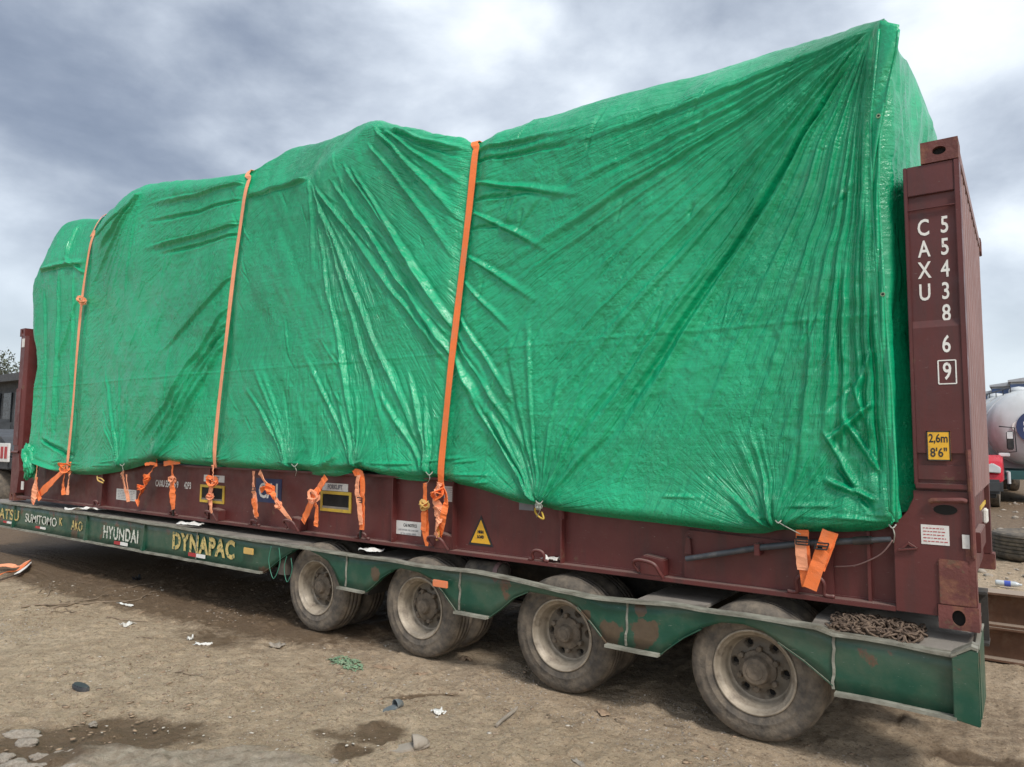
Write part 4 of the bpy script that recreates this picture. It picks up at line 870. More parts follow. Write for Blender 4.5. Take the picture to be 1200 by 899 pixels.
for (a, b, apx, sgn) in ((SX['c'], 1, (1030, 10), 1), (SX['b'], SX['c'], (372, 170), 2), (SX['a'], SX['b'], (330, 150), 3), (-13, SX['a'], (74, 120), 4)):
    ax_, az_ = W2(apx); k = (Xg >= a) & (Xg < b); PULL[k] = np.stack([np.arctan2(fx-ax_, az_-fz), np.hypot(fx-ax_, fz-az_), 0*fx+sgn], -1)[k]
best = np.full(Xg.shape, 9.)
for i, tp in enumerate(((911, 620), (630, 595), (503, 561), (420, 551), (345, 551), (250, 548), (186, 540), (143, 551), (82, 553))):
    ax_, az_ = W2(tp); r3 = np.hypot(fx-ax_, fz-az_); k = r3 < best; best = np.where(k, r3, best); TIE[k] = np.stack([np.arctan2(fx-ax_, fz-az_+.02)*2.2+i*7, r3, np.exp(-(r3/.55)**2)*np.clip(r3/.05, 0, 1)], -1)[k]
zsm = float(at(693, 399, Y=YF)[2])+.02*fbm(Xg*.5, Xg*0, 1, 77); D += .004*np.exp(-((Zg-zsm)/.012)**2)*LIM
G = np.stack([Xg, Yg, Zg], -1)
du = np.gradient(G, axis=1); dv = np.gradient(G, axis=0); nr = np.cross(du, dv); nr /= np.linalg.norm(nr, axis=-1, keepdims=True)+1e-9
G2 = G+nr*D[..., None]
# left border of the front sheet
lpx = [(36, 548), (37, 517), (42, 457), (46, 430), (41, 392), (38, 345), (42, 316)]
lw = np.array([at(a, b, Y=YF) for a, b in lpx]); ol = np.argsort(lw[:, 2]); xl = np.interp(G2[..., 2], lw[ol, 2], lw[ol, 0])
G2[..., 0] += (xl-G2[:, :1, 0])*np.exp(-(Xg-XC[0])/.5)*LIM
# right border of the front sheet follows the leaning corner
zc_ = np.linspace(1.2, 4.2, 60); cpx = [(1046, 615), (1044, 560), (1038, 470), (1035, 400), (1031, 320), (1027, 240), (1026, 160), (1030, 90), (1035, 30)]
cw = np.array([at(a, b, Y=YF) for a, b in cpx]); o_ = np.argsort(cw[:, 2]); xcor = np.interp(G2[..., 2], cw[o_, 2], cw[o_, 0])
G2[..., 0] += (xcor+.335)*np.exp((Xg+.335)/.25)*LIM
sheet = grid_mesh('front_sheet', G2, 'tarp', tarp)
for nm_, ar in (('pull', PULL), ('tie', TIE)): a_ = sheet.data.attributes.new(nm_, 'FLOAT_VECTOR', 'POINT'); a_.data.foreach_set('vector', ar.reshape(-1).astype(np.float32))
# end sheet with hanging folds, between the seam and the end wall
ny, nz = 150, 220; yy = np.concatenate([np.linspace(-.045, .30, 90), np.linspace(.31, 2.46, 60)]); ztop = np.interp(yy, [-.045, .16, .5, 1.0, 1.6, 2.46], [4.06, 3.99, 4.12, 4.21, 4.28, 4.34]); v_ = np.linspace(0, 1, nz)[:, None]
zbt = 1.33+.05*np.sin(yy*9); Ze = zbt+(ztop-zbt)*v_; Ye = np.repeat(yy[None], nz, 0)
xc2 = np.interp(Ze, cw[o_, 2], cw[o_, 0])
Xe = xc2+(-.29-xc2)*np.clip(Ye/.12, 0, 1)+.022*np.sin(Ye*42+1.2*np.sin(Ze*1.4)+.5)*np.clip((Ye+.04)/.06, 0, 1)*np.clip((4.2-Ze)/1.2, .15, 1)+.018*fbm(Ye*8, Ze*1.7, 3, 400)*2
Xe += .05*np.sin(np.clip((ztop-Ze)/.5, 0, 1)*PI)*np.clip((Ye-.4)/1, 0, 1)+.010*fbm(Ye*14, Ze*9, 2, 410)
Xe = np.minimum(Xe, -.275+.02*(Ze > 3.3)+.10*np.clip((Ze-3.4)*2, 0, 1)*np.clip(Ye, 0, 1))
Xe = Xe+(-.28-Xe)*np.clip(1-(ztop-Ze)/.22, 0, 1)**1.5*(Ye > .02)
grid_mesh('end_sheet', np.stack([Xe, Ye, Ze], -1), 'tarp', tarp)
ec = G2[NF-4:NF+NS+NT, -1]; oe = np.argsort(ec[:, 1]); ea = np.stack([np.interp(yy, ec[oe, 1], ec[oe, 0]), yy, np.interp(yy, ec[oe, 1], ec[oe, 2])], -1); eb = np.stack([Xe[-1], yy, np.repeat(ztop, 1)], -1)
grid_mesh('top_fold', np.stack([eb*k+ea*(1-k)+np.array([0, 0, .02*math.sin(PI*k)]) for k in np.linspace(0, 1, 7)][::-1]), 'tarp', tarp)
# seam flap: a doubled hem band standing off the corner, with eyelets
lft = [(1031, 24), (1026, 80), (1020, 140), (1021, 190), (1022, 233), (1026, 290), (1029, 345), (1032, 400), (1035, 450), (1038, 500), (1041, 550), (1043, 600)]
rgt = [(1054, 29), (1050, 60), (1044, 90), (1036, 130), (1031, 160), (1029, 219), (1033, 290), (1036, 345), (1040, 400), (1044, 450), (1047, 500), (1050, 550), (1051, 612)]
def resamp(pl, n): q = np.array(pl, float); return np.stack([np.interp(np.linspace(0, 1, n), np.linspace(0, 1, len(q)), q[:, 0]), np.interp(np.linspace(0, 1, n), np.linspace(0, 1, len(q)), q[:, 1])], 1)
A_, B_ = resamp(lft, 120), resamp(rgt, 120); rows = []
for i in range(120):
    row = []
    for k in range(9):
        u = k/8; px = A_[i]+(B_[i]-A_[i])*u; y = -.115-.014*math.sin(u*PI)+.010*math.sin(i*.31+u*3)-.010*u
        row.append(at(px[0], px[1], Y=y))
    rows.append(row)
rows = np.array(rows)[::-1]; fl = grid_mesh('seam_flap', rows, 'tarp', tarp); s_ = fl.modifiers.new('thickness', 'SOLIDIFY'); s_.thickness = .006
for k in (0, 8):
    MB().tube([tuple(rows[i][k]) for i in range(0, 120, 3)], .008, 6).build('hem_rope', 'tarp', tarp, smooth=True)
for px, py in ((1029.5, 136), (1034.5, 345)):
    q = at(px, py, Y=-.14); MB().lathe([(.007, -.004), (.012, -.004), (.013, .0), (.012, .004)], tuple(q), 14).build('eyelet', 'netgreen', tarp); MB().lathe([(.0001, -.0045), (.006, -.0045)], tuple(q), 12).build('eyelet_hole', 'hole', tarp)
# bunched loose corner at the far left end
me = bpy.data.meshes.new('loose_corner'); bm = bmesh.new(); bmesh.ops.create_icosphere(bm, subdivisions=5, radius=1); c0 = at(35, 540, Y=-.08)
for q in bm.verts:
    p = q.co.copy(); k = 1+.45*mnoise.fractal(p*1.6+Vector((3, 1, 2)), 1, 2, 4)-.25*abs(mnoise.noise(p*4)); zz_ = p.z
    q.co = Vector((p.x*.13*k*(1-.3*zz_)-.05*math.sin(zz_*3), p.y*.09*k, zz_*.27*k))+Vector(c0)-tarp.location
for f_ in bm.faces: f_.smooth = True
bm.to_mesh(me); bm.free(); me.materials.append(MAT['tarp']); o = link(bpy.data.objects.new('loose_corner', me)); o.parent = tarp
# tie cords at the hem
for px, py, dx, dy in ((1046, 618, 1, 18), (912, 612, 26, 14), (632, 590, -3, 16), (503, 556, -4, 12), (345, 546, 1, 12), (143, 545, -2, 14)):
    a = at(px, py, Y=-.10); b_ = at(px+dx, py+dy, Y=-.05); c_ = at(px+dx*.4+2, py+dy*.5, Y=-.11)
    MB().tube(smooth_path([a, c_, b_], 5), .0030, 5).build('tie_cord', 'cord', tarp)
    MB().tube(smooth_path([at(px-4, py-3, Y=-.09), at(px, py+1, Y=-.12), at(px+4, py-3, Y=-.09)], 4), .0040, 5).build('tie_knot', 'cord', tarp)
# ------------------------------------------------------------------ straps over the load
def on_sheet(x, z, off=.012):
    j = int(np.clip(np.searchsorted(XC, x), 3, len(XC)-4)); col = G2[:NF+NS, j-3:j+4]; i = int(np.argmin(np.abs(col[:, 3, 2]-z)))
    blk = G2[max(0, i-2):i+3, j-3:j+4]
    return float(blk[..., 1].min())-off
def main_strap(key, wd, label, grp, mat='orange', over=None):
    t = thing('lashing_strap', label, 'strap', tuple(at(*straps_px[key][-1], Y=-.1)), grp)
    L_ = smooth_path([tuple(at(a, b, Y=YF)) for a, b in straps_px[key]][::-1], 12)
    ys = [on_sheet(p[0], p[2]) for p in L_]; zs_ = [p[2] for p in L_]; hull = []
    for z_, y_ in zip(zs_, ys):   # a taut strap only touches the parts that stand out
        while len(hull) >= 2 and (hull[-1][1]-hull[-2][1])*(z_-hull[-2][0]) >= (y_-hull[-2][1])*(hull[-1][0]-hull[-2][0]): hull.pop()
        hull.append((z_, y_))
    ys = list(gsm(np.interp(zs_, [h_[0] for h_ in hull], [h_[1] for h_ in hull]), 2))
    pts = [(p[0], y, p[2]) for p, y in zip(L_, ys)]
    top = pts[-1]; j = int(np.clip(np.searchsorted(G2[NF-20, :, 0], top[0]), 3, len(XC)-4)); nr_ = [(0, -1, 0)]*len(pts)
    def surf_pt(i, o_): 
        blk = G2[i, j-3:j+4]; q = blk[3]; n_ = nr[i, j]; return q+n_*(max(float(((blk-q) @ n_).max()), 0)+o_), n_
    i0 = int(np.argmin(np.abs(G2[:NF+NS, j, 2]-top[2])))
    pts = pts[:-1]; nr_ = nr_[:-1]
    j0, s0 = j, (top[0]-.2243)/4.35
    for i in list(range(max(i0, NF-10), NF+NS, 5))+list(range(NF+NS+1, NF+NS+NT, 2))+[NF+NS+NT-1, NF+NS+NT+3]:
        j = int(np.clip(np.searchsorted(XC, XC[j0]+s0*min(.05, max(0, G2[i, j0, 1]-YF))), 3, len(XC)-4)); q, n_ = surf_pt(i, .012); pts.append(tuple(q)); nr_.append(tuple(n_))
    tw = [.10*math.sin(i*.21+len(key)) if 3 < i < len(L_)-4 else 0 for i in range(len(pts))]
    MB().ribbon(pts, wd, .0025, nr_, tw).build('webbing', mat, t)
    return t
def web(parent, pxs, wd, mat='orange', Y=-.03, tw=0., th=.0028, name='webbing', jit=.006, n=7, wlist=None):
    Ys = Y if isinstance(Y, list) else [Y]*len(pxs); P_ = [tuple(at(a, b, Y=y)) for (a, b), y in zip(pxs, Ys)]; P_ = smooth_path(P_, n)
    P_ = [tuple(np.array(p)+rng.randn(3)*jit*.5*(0 < i < len(P_)-1)) for i, p in enumerate(P_)]
    tws = [tw*math.sin(i*2.4/n)+rng.randn()*.06 for i in range(len(P_))]
    w_ = wd if wlist is None else list(np.interp(np.linspace(0, 1, len(P_)), np.linspace(0, 1, len(wlist)), wlist))
    return MB().ribbon(P_, w_, th, (0, -1, 0), tws).build(name, mat, parent)
def knot(parent, px, py, r=.03, mat='orange', Y=-.05, name='knot', sz=1.3):
    c = Vector(at(px, py, Y=Y)); mb = MB(); r_ = random.Random(int(px*7+py))
    for k in range(3):
        ax_ = Vector((r_.uniform(-.5, .5), r_.uniform(-1, 1), r_.uniform(-1, 1))).normalized(); u = ax_.orthogonal().normalized(); v2 = ax_.cross(u)
        pts = [c+(u*math.cos(a)*r+v2*math.sin(a)*r*sz)*(1+.15*math.sin(3*a))+ax_*.008*math.sin(2*a) for a in np.linspace(0, 2*PI, 15)]
        mb.ribbon(pts, .026, .003, tuple(ax_))
    return mb.build(name, mat, parent)
def buckle(parent, px, py, w_=.05, h_=.04, Y=-.05, rot=0.):
    c = at(px, py, Y=Y); mb = MB(); 
    for s in (-1, 0, 1): mb.tube([(c[0]-w_/2+rot*s*h_/2, c[1]-.006, c[2]+s*h_/2), (c[0]+w_/2+rot*s*h_/2, c[1]-.006, c[2]+s*h_/2)], .0045, 6)
    for s in (-1, 1): mb.tube([(c[0]+s*w_/2-rot*h_/2, c[1]-.006, c[2]-h_/2), (c[0]+s*w_/2+rot*h_/2, c[1]-.006, c[2]+h_/2)], .0045, 6)
    return mb.build('buckle', 'black', parent)
GM = 'orange straps lashed over the tarpaulin'; GS = 'short orange lashings between tarpaulin and container'
t = main_strap('c', .060, 'third long orange strap over the green tarpaulin, nearest the white numbered post', GM)
web(t, [(515, 566), (509, 582), (517, 600), (511, 615), (513, 630)], .06, 'orange_pale', [-.10, -.11, -.09, -.10, -.03], .7, jit=.012, name='strap_tail'); web(t, [(517, 566), (523, 585), (520, 605), (516, 628)], .05, 'orange', [-.09, -.08, -.09, -.03], .6, name='strap_tail'); knot(t, 513, 578, .045, Y=-.10); knot(t, 514, 598, .035, 'orange_pale', Y=-.08); web(t, [(514, 606), (513, 633)], .035, 'tag', -.05, name='strap_label')
t = main_strap('b', .055, 'middle long orange strap over the tarpaulin, ending at the smaller yellow pocket', GM, 'orange_pale')
web(t, [(249, 545), (250, 562), (246, 580), (248, 602)], .045, 'orange_pale', -.06, .5, name='strap_tail'); knot(t, 248, 564, .045, Y=-.07); knot(t, 246, 582, .028, 'orange_pale', Y=-.06)
t = main_strap('a', .055, 'leftmost long orange strap over the tarpaulin with a knot halfway up', GM, 'orange_pale')
knot(t, 95.5, 352, .045, 'orange_pale', Y=-.10); knot(t, 77, 548, .07, Y=-.12); web(t, [(76, 550), (60, 566), (43, 583)], .10, 'orange', [-.12, -.11, -.08], .3, name='strap_tail', wlist=[.08, .12, .12, .05])
web(t, [(76, 552), (74, 566), (75, 580)], .07, 'orange', -.10, .4, name='strap_tail'); web(t, [(82, 552), (80, 566), (79, 580)], .05, 'orange_pale', -.09, .3, name='strap_tail')
def short(label, px, py): return thing('short_lashing', label, 'strap', tuple(at(px, py, Y=-.05)), GS)
t = short('pale orange lashing below the bunched green tarp corner at the left end', 40, 588)
web(t, [(44, 543), (42, 560), (40, 580), (38, 590)], .07, 'orange_pale', -.10, .3, wlist=[.05, .09, .11, .13]); web(t, [(43, 560), (45, 578), (47, 586)], .05, 'orange', -.11, .5)
t = short('thin pinkish lashing hanging in front of the small white plate', 148, 588)
web(t, [(143, 553), (146, 570), (150, 588)], .06, 'orange_pale', -.03, .3, wlist=[.09, .06, .03]); web(t, [(148, 556), (150, 575), (151, 588)], .03, 'orange_pale', -.035, .4)
t = short('twisted orange lashing slanting down with a short crossbar at its top', 160, 590)
web(t, [(184, 541), (176, 555), (171, 563), (168, 570), (160, 590)], .07, 'orange', -.05, .8, jit=.010, wlist=[.10, .05, .05, .09, .10]); web(t, [(170, 545), (177, 543), (184, 545)], .035, 'orange', -.08, .0, name='strap_bar'); knot(t, 172, 560, .03, Y=-.05); knot(t, 165, 572, .035, Y=-.05)
t = short('T-shaped orange lashing over the white painted number', 204, 598)
web(t, [(192, 543.5), (202, 542), (211, 541)], .055, 'orange', -.05, 0, name='strap_bar', jit=.003); web(t, [(202.5, 541), (202, 560), (202, 575), (203, 597)], .05, 'orange', -.04, .15, wlist=[.045, .04, .06, .10, .07]); knot(t, 202, 562, .028, 'orange_pale', Y=-.05)
MB().tube([at(203, 596, Y=-.03), at(203, 604, Y=.0)], .012, 6).build('hook', 'black', t)
t = short('upright orange lashing directly left of the blue and white logo', 299, 608)
web(t, [(297.5, 552), (296.5, 570), (299, 590), (300, 607)], .05, 'orange_pale', -.03, .3); buckle(t, 297, 573, .05, .03); web(t, [(297, 584), (301, 606)], .06, 'orange', -.04, .1)
t = short('knotted pale lashing slanting across the blue and white logo', 342, 612)
web(t, [(304, 553), (315, 572), (325, 588), (342, 612)], .035, 'orange_pale', -.04, .5, wlist=[.06, .045, .035, .045, .03]); knot(t, 316, 573, .036, Y=-.06); knot(t, 326, 592, .025, 'orange_pale'); web(t, [(305, 575), (312, 572), (319, 578), (322, 585)], .05, 'orange', -.07, .9)
t = short('forked orange lashing with a pale knot left of the larger yellow pocket', 356, 614)
web(t, [(382, 559), (374, 572), (367, 584), (355, 612)], .07, 'orange', -.04, .15, jit=.004); web(t, [(368, 584), (371, 596), (370, 617)], .045, 'orange', -.045, .3); knot(t, 367, 582, .045, 'orange_pale', Y=-.06)
t = short('doubled orange lashing right of the larger yellow pocket', 423, 622)
web(t, [(415, 555), (419, 553), (424, 560), (425, 590), (424, 621)], .055, 'orange', -.05, .15, jit=.004); web(t, [(420, 557), (418, 572), (421, 590), (423, 615)], .05, 'orange_pale', -.065, .2, jit=.005); buckle(t, 422, 586, .06, .04, Y=-.06); MB().tube([at(423, 620, Y=-.03), at(422, 630, Y=.0)], .012, 6).build('hook', 'black', t)
t = short('slim orange lashing just left of the third long strap', 499, 640)
web(t, [(498, 566), (498, 590), (498, 610), (500, 640)], .04, 'orange', -.04, .12, wlist=[.04, .04, .06, .075, .03], jit=.003); knot(t, 497, 592, .03, 'tag', Y=-.05); web(t, [(497, 600), (496, 622)], .06, 'orange', -.05, .1)
t = short('bright clean orange strap with a black slot, left arm of the V near the pipe', 944, 688)
web(t, [(940, 621), (941, 640), (944, 665), (947, 688)], .070, 'orange', -.035, .03, jit=.0015, n=4); web(t, [(938, 633), (939, 650), (941, 668)], .062, 'orange_pale', -.048, .05, jit=.002, n=4, name='folded_end'); q = at(940, 630.5, Y=-.045); MB().box((q[0]-.030, -.047, q[2]-.010), (q[0]+.030, -.040, q[2]+.010)).build('buckle_slot', 'hole', t); buckle(t, 940.5, 635, .070, .03, Y=-.05)
t = short('bright clean orange strap slanting left, right arm of the V near the pipe', 948, 690)
web(t, [(972, 623), (966, 640), (957, 665), (949, 690)], .075, 'orange', -.060, .03, jit=.0015, n=4); web(t, [(977, 624), (970, 645), (961, 668)], .05, 'orange', -.052, .2, jit=.002, n=4, name='folded_end'); buckle(t, 963, 640, .065, .035, Y=-.075, rot=.35); q = at(961, 641, Y=-.07); MB().box((q[0]-.012, -.073, q[2]-.010), (q[0]+.012, -.066, q[2]+.010)).build('buckle_slot', 'hole', t)
# yellow rope hook at the hem
t = thing('rope_hook', 'small yellow rope loop hanging from the tarp hem right of the yellow triangle', 'rope', tuple(at(632, 608, Y=-.03)))
MB().tube(smooth_path([at(631, 590, Y=-.07), at(627, 598, Y=-.06), at(631, 605, Y=-.05), at(637, 608, Y=-.04), at(635, 600, Y=-.03)], 6), .007, 6).build('rope', 'yellow', t, smooth=True); knot(t, 631, 593, .014, 'cord', Y=-.08)
t = thing('rope_hook', 'frayed yellow rope ends hanging below the tarp near the left end', 'rope', tuple(at(118, 566, Y=-.03)))
MB().tube(smooth_path([at(114, 558, Y=-.06), at(115, 563, Y=-.06), at(121, 566, Y=-.05)], 5), .010, 5).tube(smooth_path([at(115, 560, Y=-.06), at(119, 561, Y=-.06), at(122, 564, Y=-.05)], 5), .008, 5).build('rope', 'tag', t, smooth=True)
# pipe lashed along the container side
t = thing('long_pipe', 'dark grey pipe resting along the container side behind two bright orange straps', 'pipe', tuple(at(930, 645, Y=-.01)))
pp = [at(804, 655, Y=.0), at(850, 648, Y=.0), at(888, 642, Y=.0), at(940, 637, Y=.0), at(1000, 634, Y=-.01), at(1044, 632, Y=-.02)]
MB().tube([tuple(p) for p in pp], [.017, .018, .019, .020, .018, .014], 12).build('pipe_body', 'pipe', t, smooth='auto')
MB().tube([tuple(pp[4]), tuple(pp[4]+(pp[5]-pp[4])*.5)], .023, 12).build('pipe_sleeve', 'black', t, smooth='auto')
o = MB().tube(smooth_path([at(1046, 633, Y=-.03), at(1034, 648, Y=-.02), at(1018, 657, Y=.0), at(1000, 663, Y=.02), at(978, 664, Y=.05)], 6), .004, 6).build('steel_cable', 'maroon_pale', None, smooth=True)
tag(o, 'thin wire sagging below the pipe towards the container end plate', 'wire')
# chain heap on the tail
ch = thing('chain_heap', 'rusty brown chain heaped on the deck at the trailer tail', 'chain', tuple(at(1025, 740, Z=.74)))
tor = MB(); n = 14
pts = []
for k in range(n+1):
    a = 2*PI*k/n; pts.append((.020*math.cos(a)+(.014 if math.cos(a) > 0 else -.014), .015*math.sin(a), 0))
base = MB().tube(pts, .0058, 6, cap=False).build('link', 'chain', ch, smooth=True)
r_ = random.Random(5); xA, xB = float(at(975, 742, Y=-.05)[0]), float(at(1078, 750, Y=-.05)[0]); first = True
for i in range(230):
    u = r_.random(); v2 = r_.random(); x = xA+(xB-xA)*u; y = -.09+.19*v2; hmax = .042*(math.sin(PI*min(1, max(0, u*1.02)))**.6)*(1-.25*math.exp(-((u-.62)/.06)**2))*(1-(2*v2-1)**2*.7)
    z = .712+.03*(y+.11)/.2+.008+r_.random()**.6*hmax
    o = base if first else base.copy()
    if not first: C.objects.link(o)
    first = False; o.parent = ch; o.location = Vector((x, y, z))-ch.location; o.rotation_euler = (r_.uniform(-1.2, 1.2), r_.uniform(-.7, .7), r_.uniform(0, 6.28))
base.data.transform(Matrix.Translation(ch.location))
# scraps of paper on the trailer
def crumple(name, px, py, Y, sx, sy, sz, mat, label, cat, seed, Z=None, rz=0., cuts=3, amp=.5, group=None):
    c = Vector(at(px, py, Y=Y) if Z is None else at(px, py, Z=Z)); bm = bmesh.new(); bmesh.ops.create_grid(bm, x_segments=12, y_segments=7, size=1); me = bpy.data.meshes.new(name)
    o_ = Vector((seed*3.1, seed*1.7, seed))
    for q in bm.verts:
        p = q.co.copy(); h_ = abs(mnoise.fractal(p*1.1+o_, 1, 2, 3))*sz*2; p.x += .25*mnoise.noise(p*1.5+o_)*amp*2; p.y += .35*mnoise.noise(p*1.3+o_*2)*amp*2
        q.co = Vector((p.x*sx, p.y*sy, h_+.004))
    bmesh.ops.solidify(bm, geom=bm.faces, thickness=.002)
    for f_ in bm.faces: f_.smooth = True
    bm.to_mesh(me); bm.free(); me.materials.append(MAT[mat]); o = link(bpy.data.objects.new(name, me)); o.location = c; o.rotation_euler = (0, 0, rz); return tag(o, label, cat, group)
crumple('paper_strip', 102, 598, -.07, .24, .03, .03, 'paper', 'white paper strip curling up on the trailer deck above the HYUNDAI lettering', 'paper', 1, rz=.8)
crumple('paper_scrap', 223, 615, -.06, .17, .04, .02, 'paper', 'crumpled white paper on the trailer deck above the yellow lettering', 'paper', 2, rz=.2)
crumple('paper_scrap', 436, 646, .0, .10, .05, .02, 'paper', 'white plastic scrap on the trailer between the two left wheels', 'paper', 3, rz=.3)
crumple('paper_scrap', 645, 656, .04, .07, .03, .02, 'paper', 'white scrap tucked on the container flange behind a lashing ring', 'paper', 4)
# ------------------------------------------------------------------ litter on the ground
def flat(name, px, py, sx, sy, sz, mat, label, cat, seed, rz=0., amp=.5, group=None):
    o = crumple(name, px, py, None, sx, sy, sz, mat, label, cat, seed, Z=0, rz=rz, amp=amp, group=group); o.location.z = gz(o.location.x, o.location.y)-.003; return o
flat('paper_scrap', 150, 731, .035, .07, .03, 'paper', 'upright folded white scrap left of centre on the dirt', 'paper', 11, .3)
flat('paper_scrap', 146, 707, .13, .022, .012, 'paper', 'long thin white strip lying beyond the folded scrap', 'paper', 12, .1)
flat('paper_scrap', 238, 754, .075, .018, .018, 'paper', 'white paper strip with a blue edge lying below the yellow lettering', 'paper', 13, .5)
flat('paper_scrap', 223, 749, .025, .02, .03, 'paper', 'tiny white curl beside the blue-edged strip', 'paper', 14, 1.)
o = flat('printed_scrap', 514, 835, .045, .03, .022, 'paper', 'white printed scrap right of the grey slipper', 'paper', 15, -.2)
q = at(512, 834, Z=.03)
flat('cardboard_scrap', 325, 756, .06, .045, .02, 'stone', 'pale flattened cardboard piece on the dirt left of the green net', 'cardboard', 16, .2)
flat('bark_piece', 450, 779, .09, .03, .012, 'leaf', 'flat brown bark piece right of the green net', 'bark', 17, .3)
flat('bark_piece', 493, 787, .05, .03, .012, 'leaf', 'small brown flake below the second wheel', 'bark', 18, .1)
flat('bark_piece', 545, 772, .05, .03, .02, 'leaf', 'small dark leaf between the second and third wheels', 'leaf', 19, .3)
flat('dry_leaf', 706, 836, .055, .03, .010, 'leaf', 'large dry leaf on the dirt below the third wheel', 'leaf', 20, -.6)
flat('dry_leaf', 735, 876, .04, .012, .008, 'stone', 'pale sliver near the bottom edge right of centre', 'leaf', 21, .2)
flat('dry_leaf', 678, 893, .05, .015, .008, 'stone', 'pale splinter at the bottom edge of the dirt', 'leaf', 22, -.5)
flat('dry_leaf', 838, 874, .05, .012, .006, 'leaf', 'narrow brown splinter left of the nearest wheel', 'leaf', 23, -.5)
nb = thing('green_net', 'pale green torn net scrap lying below the first wheels', 'net', tuple(at(405, 776, Z=0)))
mb = MB(); r_ = random.Random(9); c = at(405, 776, Z=0)
for i in range(130):
    a = r_.uniform(0, 6.28); R_ = r_.random()**.6; x, y = c[0]+math.cos(a)*R_*.17, c[1]+math.sin(a)*R_*.10; z = gz(x, y)+.004+r_.random()*.02*(1-R_); t_ = r_.uniform(0, 3.14); l_ = r_.uniform(.012, .035); w_ = r_.uniform(.005, .011)
    dx, dy = math.cos(t_), math.sin(t_); dz = r_.uniform(-.006, .01)
    mb.add([(x-dx*l_-dy*w_, y-dy*l_+dx*w_, z), (x-dx*l_+dy*w_, y-dy*l_-dx*w_, z), (x, y-w_, z+.008), (x+dx*l_+dy*w_, y+dy*l_-dx*w_, z+dz), (x+dx*l_-dy*w_, y+dy*l_+dx*w_, z+dz), (x, y+w_, z+.01)], [(0, 1, 2, 5), (5, 2, 3, 4)])
mb.build('net_shreds', 'netgreen', nb, recalc=False)
# stick
a, b_ = at(582, 850, Z=.02), at(606, 829, Z=.02)
o = MB().tube(wob(a, b_, 6, .002), [.010, .011, .010, .012, .011, .009], 8).build('wooden_stick', 'stone', None, smooth='auto'); tag(o, 'short pale wooden stick lying between the third wheel and the slippers', 'stick')
# slippers
def slipper(px, py, rz, mat, label, s=1.):
    c = at(px, py, Z=0); t = thing('slipper', label, 'slipper', (c[0], c[1], gz(c[0], c[1])-.004)); t.rotation_euler = (.05, -.08, rz); t.scale = (s, s, s)
    n = 22; pts = [(.125*math.cos(2*PI*k/n), (.047-.009*math.cos(2*PI*k/n))*math.sin(2*PI*k/n)) for k in range(n)]
    o = MB().prism(pts, 0, .022, axis=2).build('sole', mat, None, bevel=.005); o.parent = t
    vs = []; fs = []
    for i in range(9):
        for j in range(13):
            x = .02+.095*i/8; a = PI*j/12; w_ = .047-.0006*i*i; hgt = .048*(1-(i/8)**2.2)+.024; vs.append((x, w_*math.cos(a), .012+hgt*math.sin(a)**.8 if math.sin(a) > 0 else .012))
    for i in range(8):
        for j in range(12): fs.append((i*13+j, i*13+j+1, i*13+j+14, i*13+j+13))
    o = MB().add(vs, fs).build('upper', mat, None, smooth=True); o.parent = t; s_ = o.modifiers.new('thickness', 'SOLIDIFY'); s_.thickness = .004
slipper(461, 829, 1.45, 'grey', 'dark grey worn slipper lying left of the printed scrap', .68)
slipper(480, 877, .9, 'stone', 'pale dusty worn slipper half buried near the bottom edge', .95)
# dark shoe sole
c = at(95, 807, Z=0); n = 20
o = MB().prism([(c[0]+.10*math.cos(2*PI*k/n), c[1]+(.045-.012*abs(math.cos(PI*k/n)))*math.sin(2*PI*k/n)) for k in range(n)], gz(c[0], c[1])+.0, gz(c[0], c[1])+.035, axis=2).build('shoe_sole', 'pipe', None, bevel=.008); tag(o, 'black rubber shoe sole lying alone on the dirt at lower left', 'shoe sole')
c = at(160, 678, Z=0); o = flat('dark_scrap', 160, 678, .06, .03, .04, 'black', 'small dark scrap on the ground below the HYUNDAI lettering', 'scrap', 31)
# orange strap thrown on the ground at the left edge
t = thing('discarded_strap', 'loose red-orange strap thrown on the ground at the left edge', 'strap', tuple(at(15, 668, Z=0)))
for pxs, m_ in (([(-12, 680), (5, 673), (20, 669), (30, 662), (33, 658)], 'orange'), ([(-8, 664), (8, 664), (22, 664), (33, 659)], 'orange_pale'), ([(34, 660), (28, 668), (20, 672)], 'white')):
    MB().ribbon(smooth_path([tuple(at(a, b, Z=.03)+np.array([0, 0, .02*(i % 2)])) for i, (a, b) in enumerate(pxs)], 5), .07, .003, (0, -.5, 1)).build('webbing', m_, t)
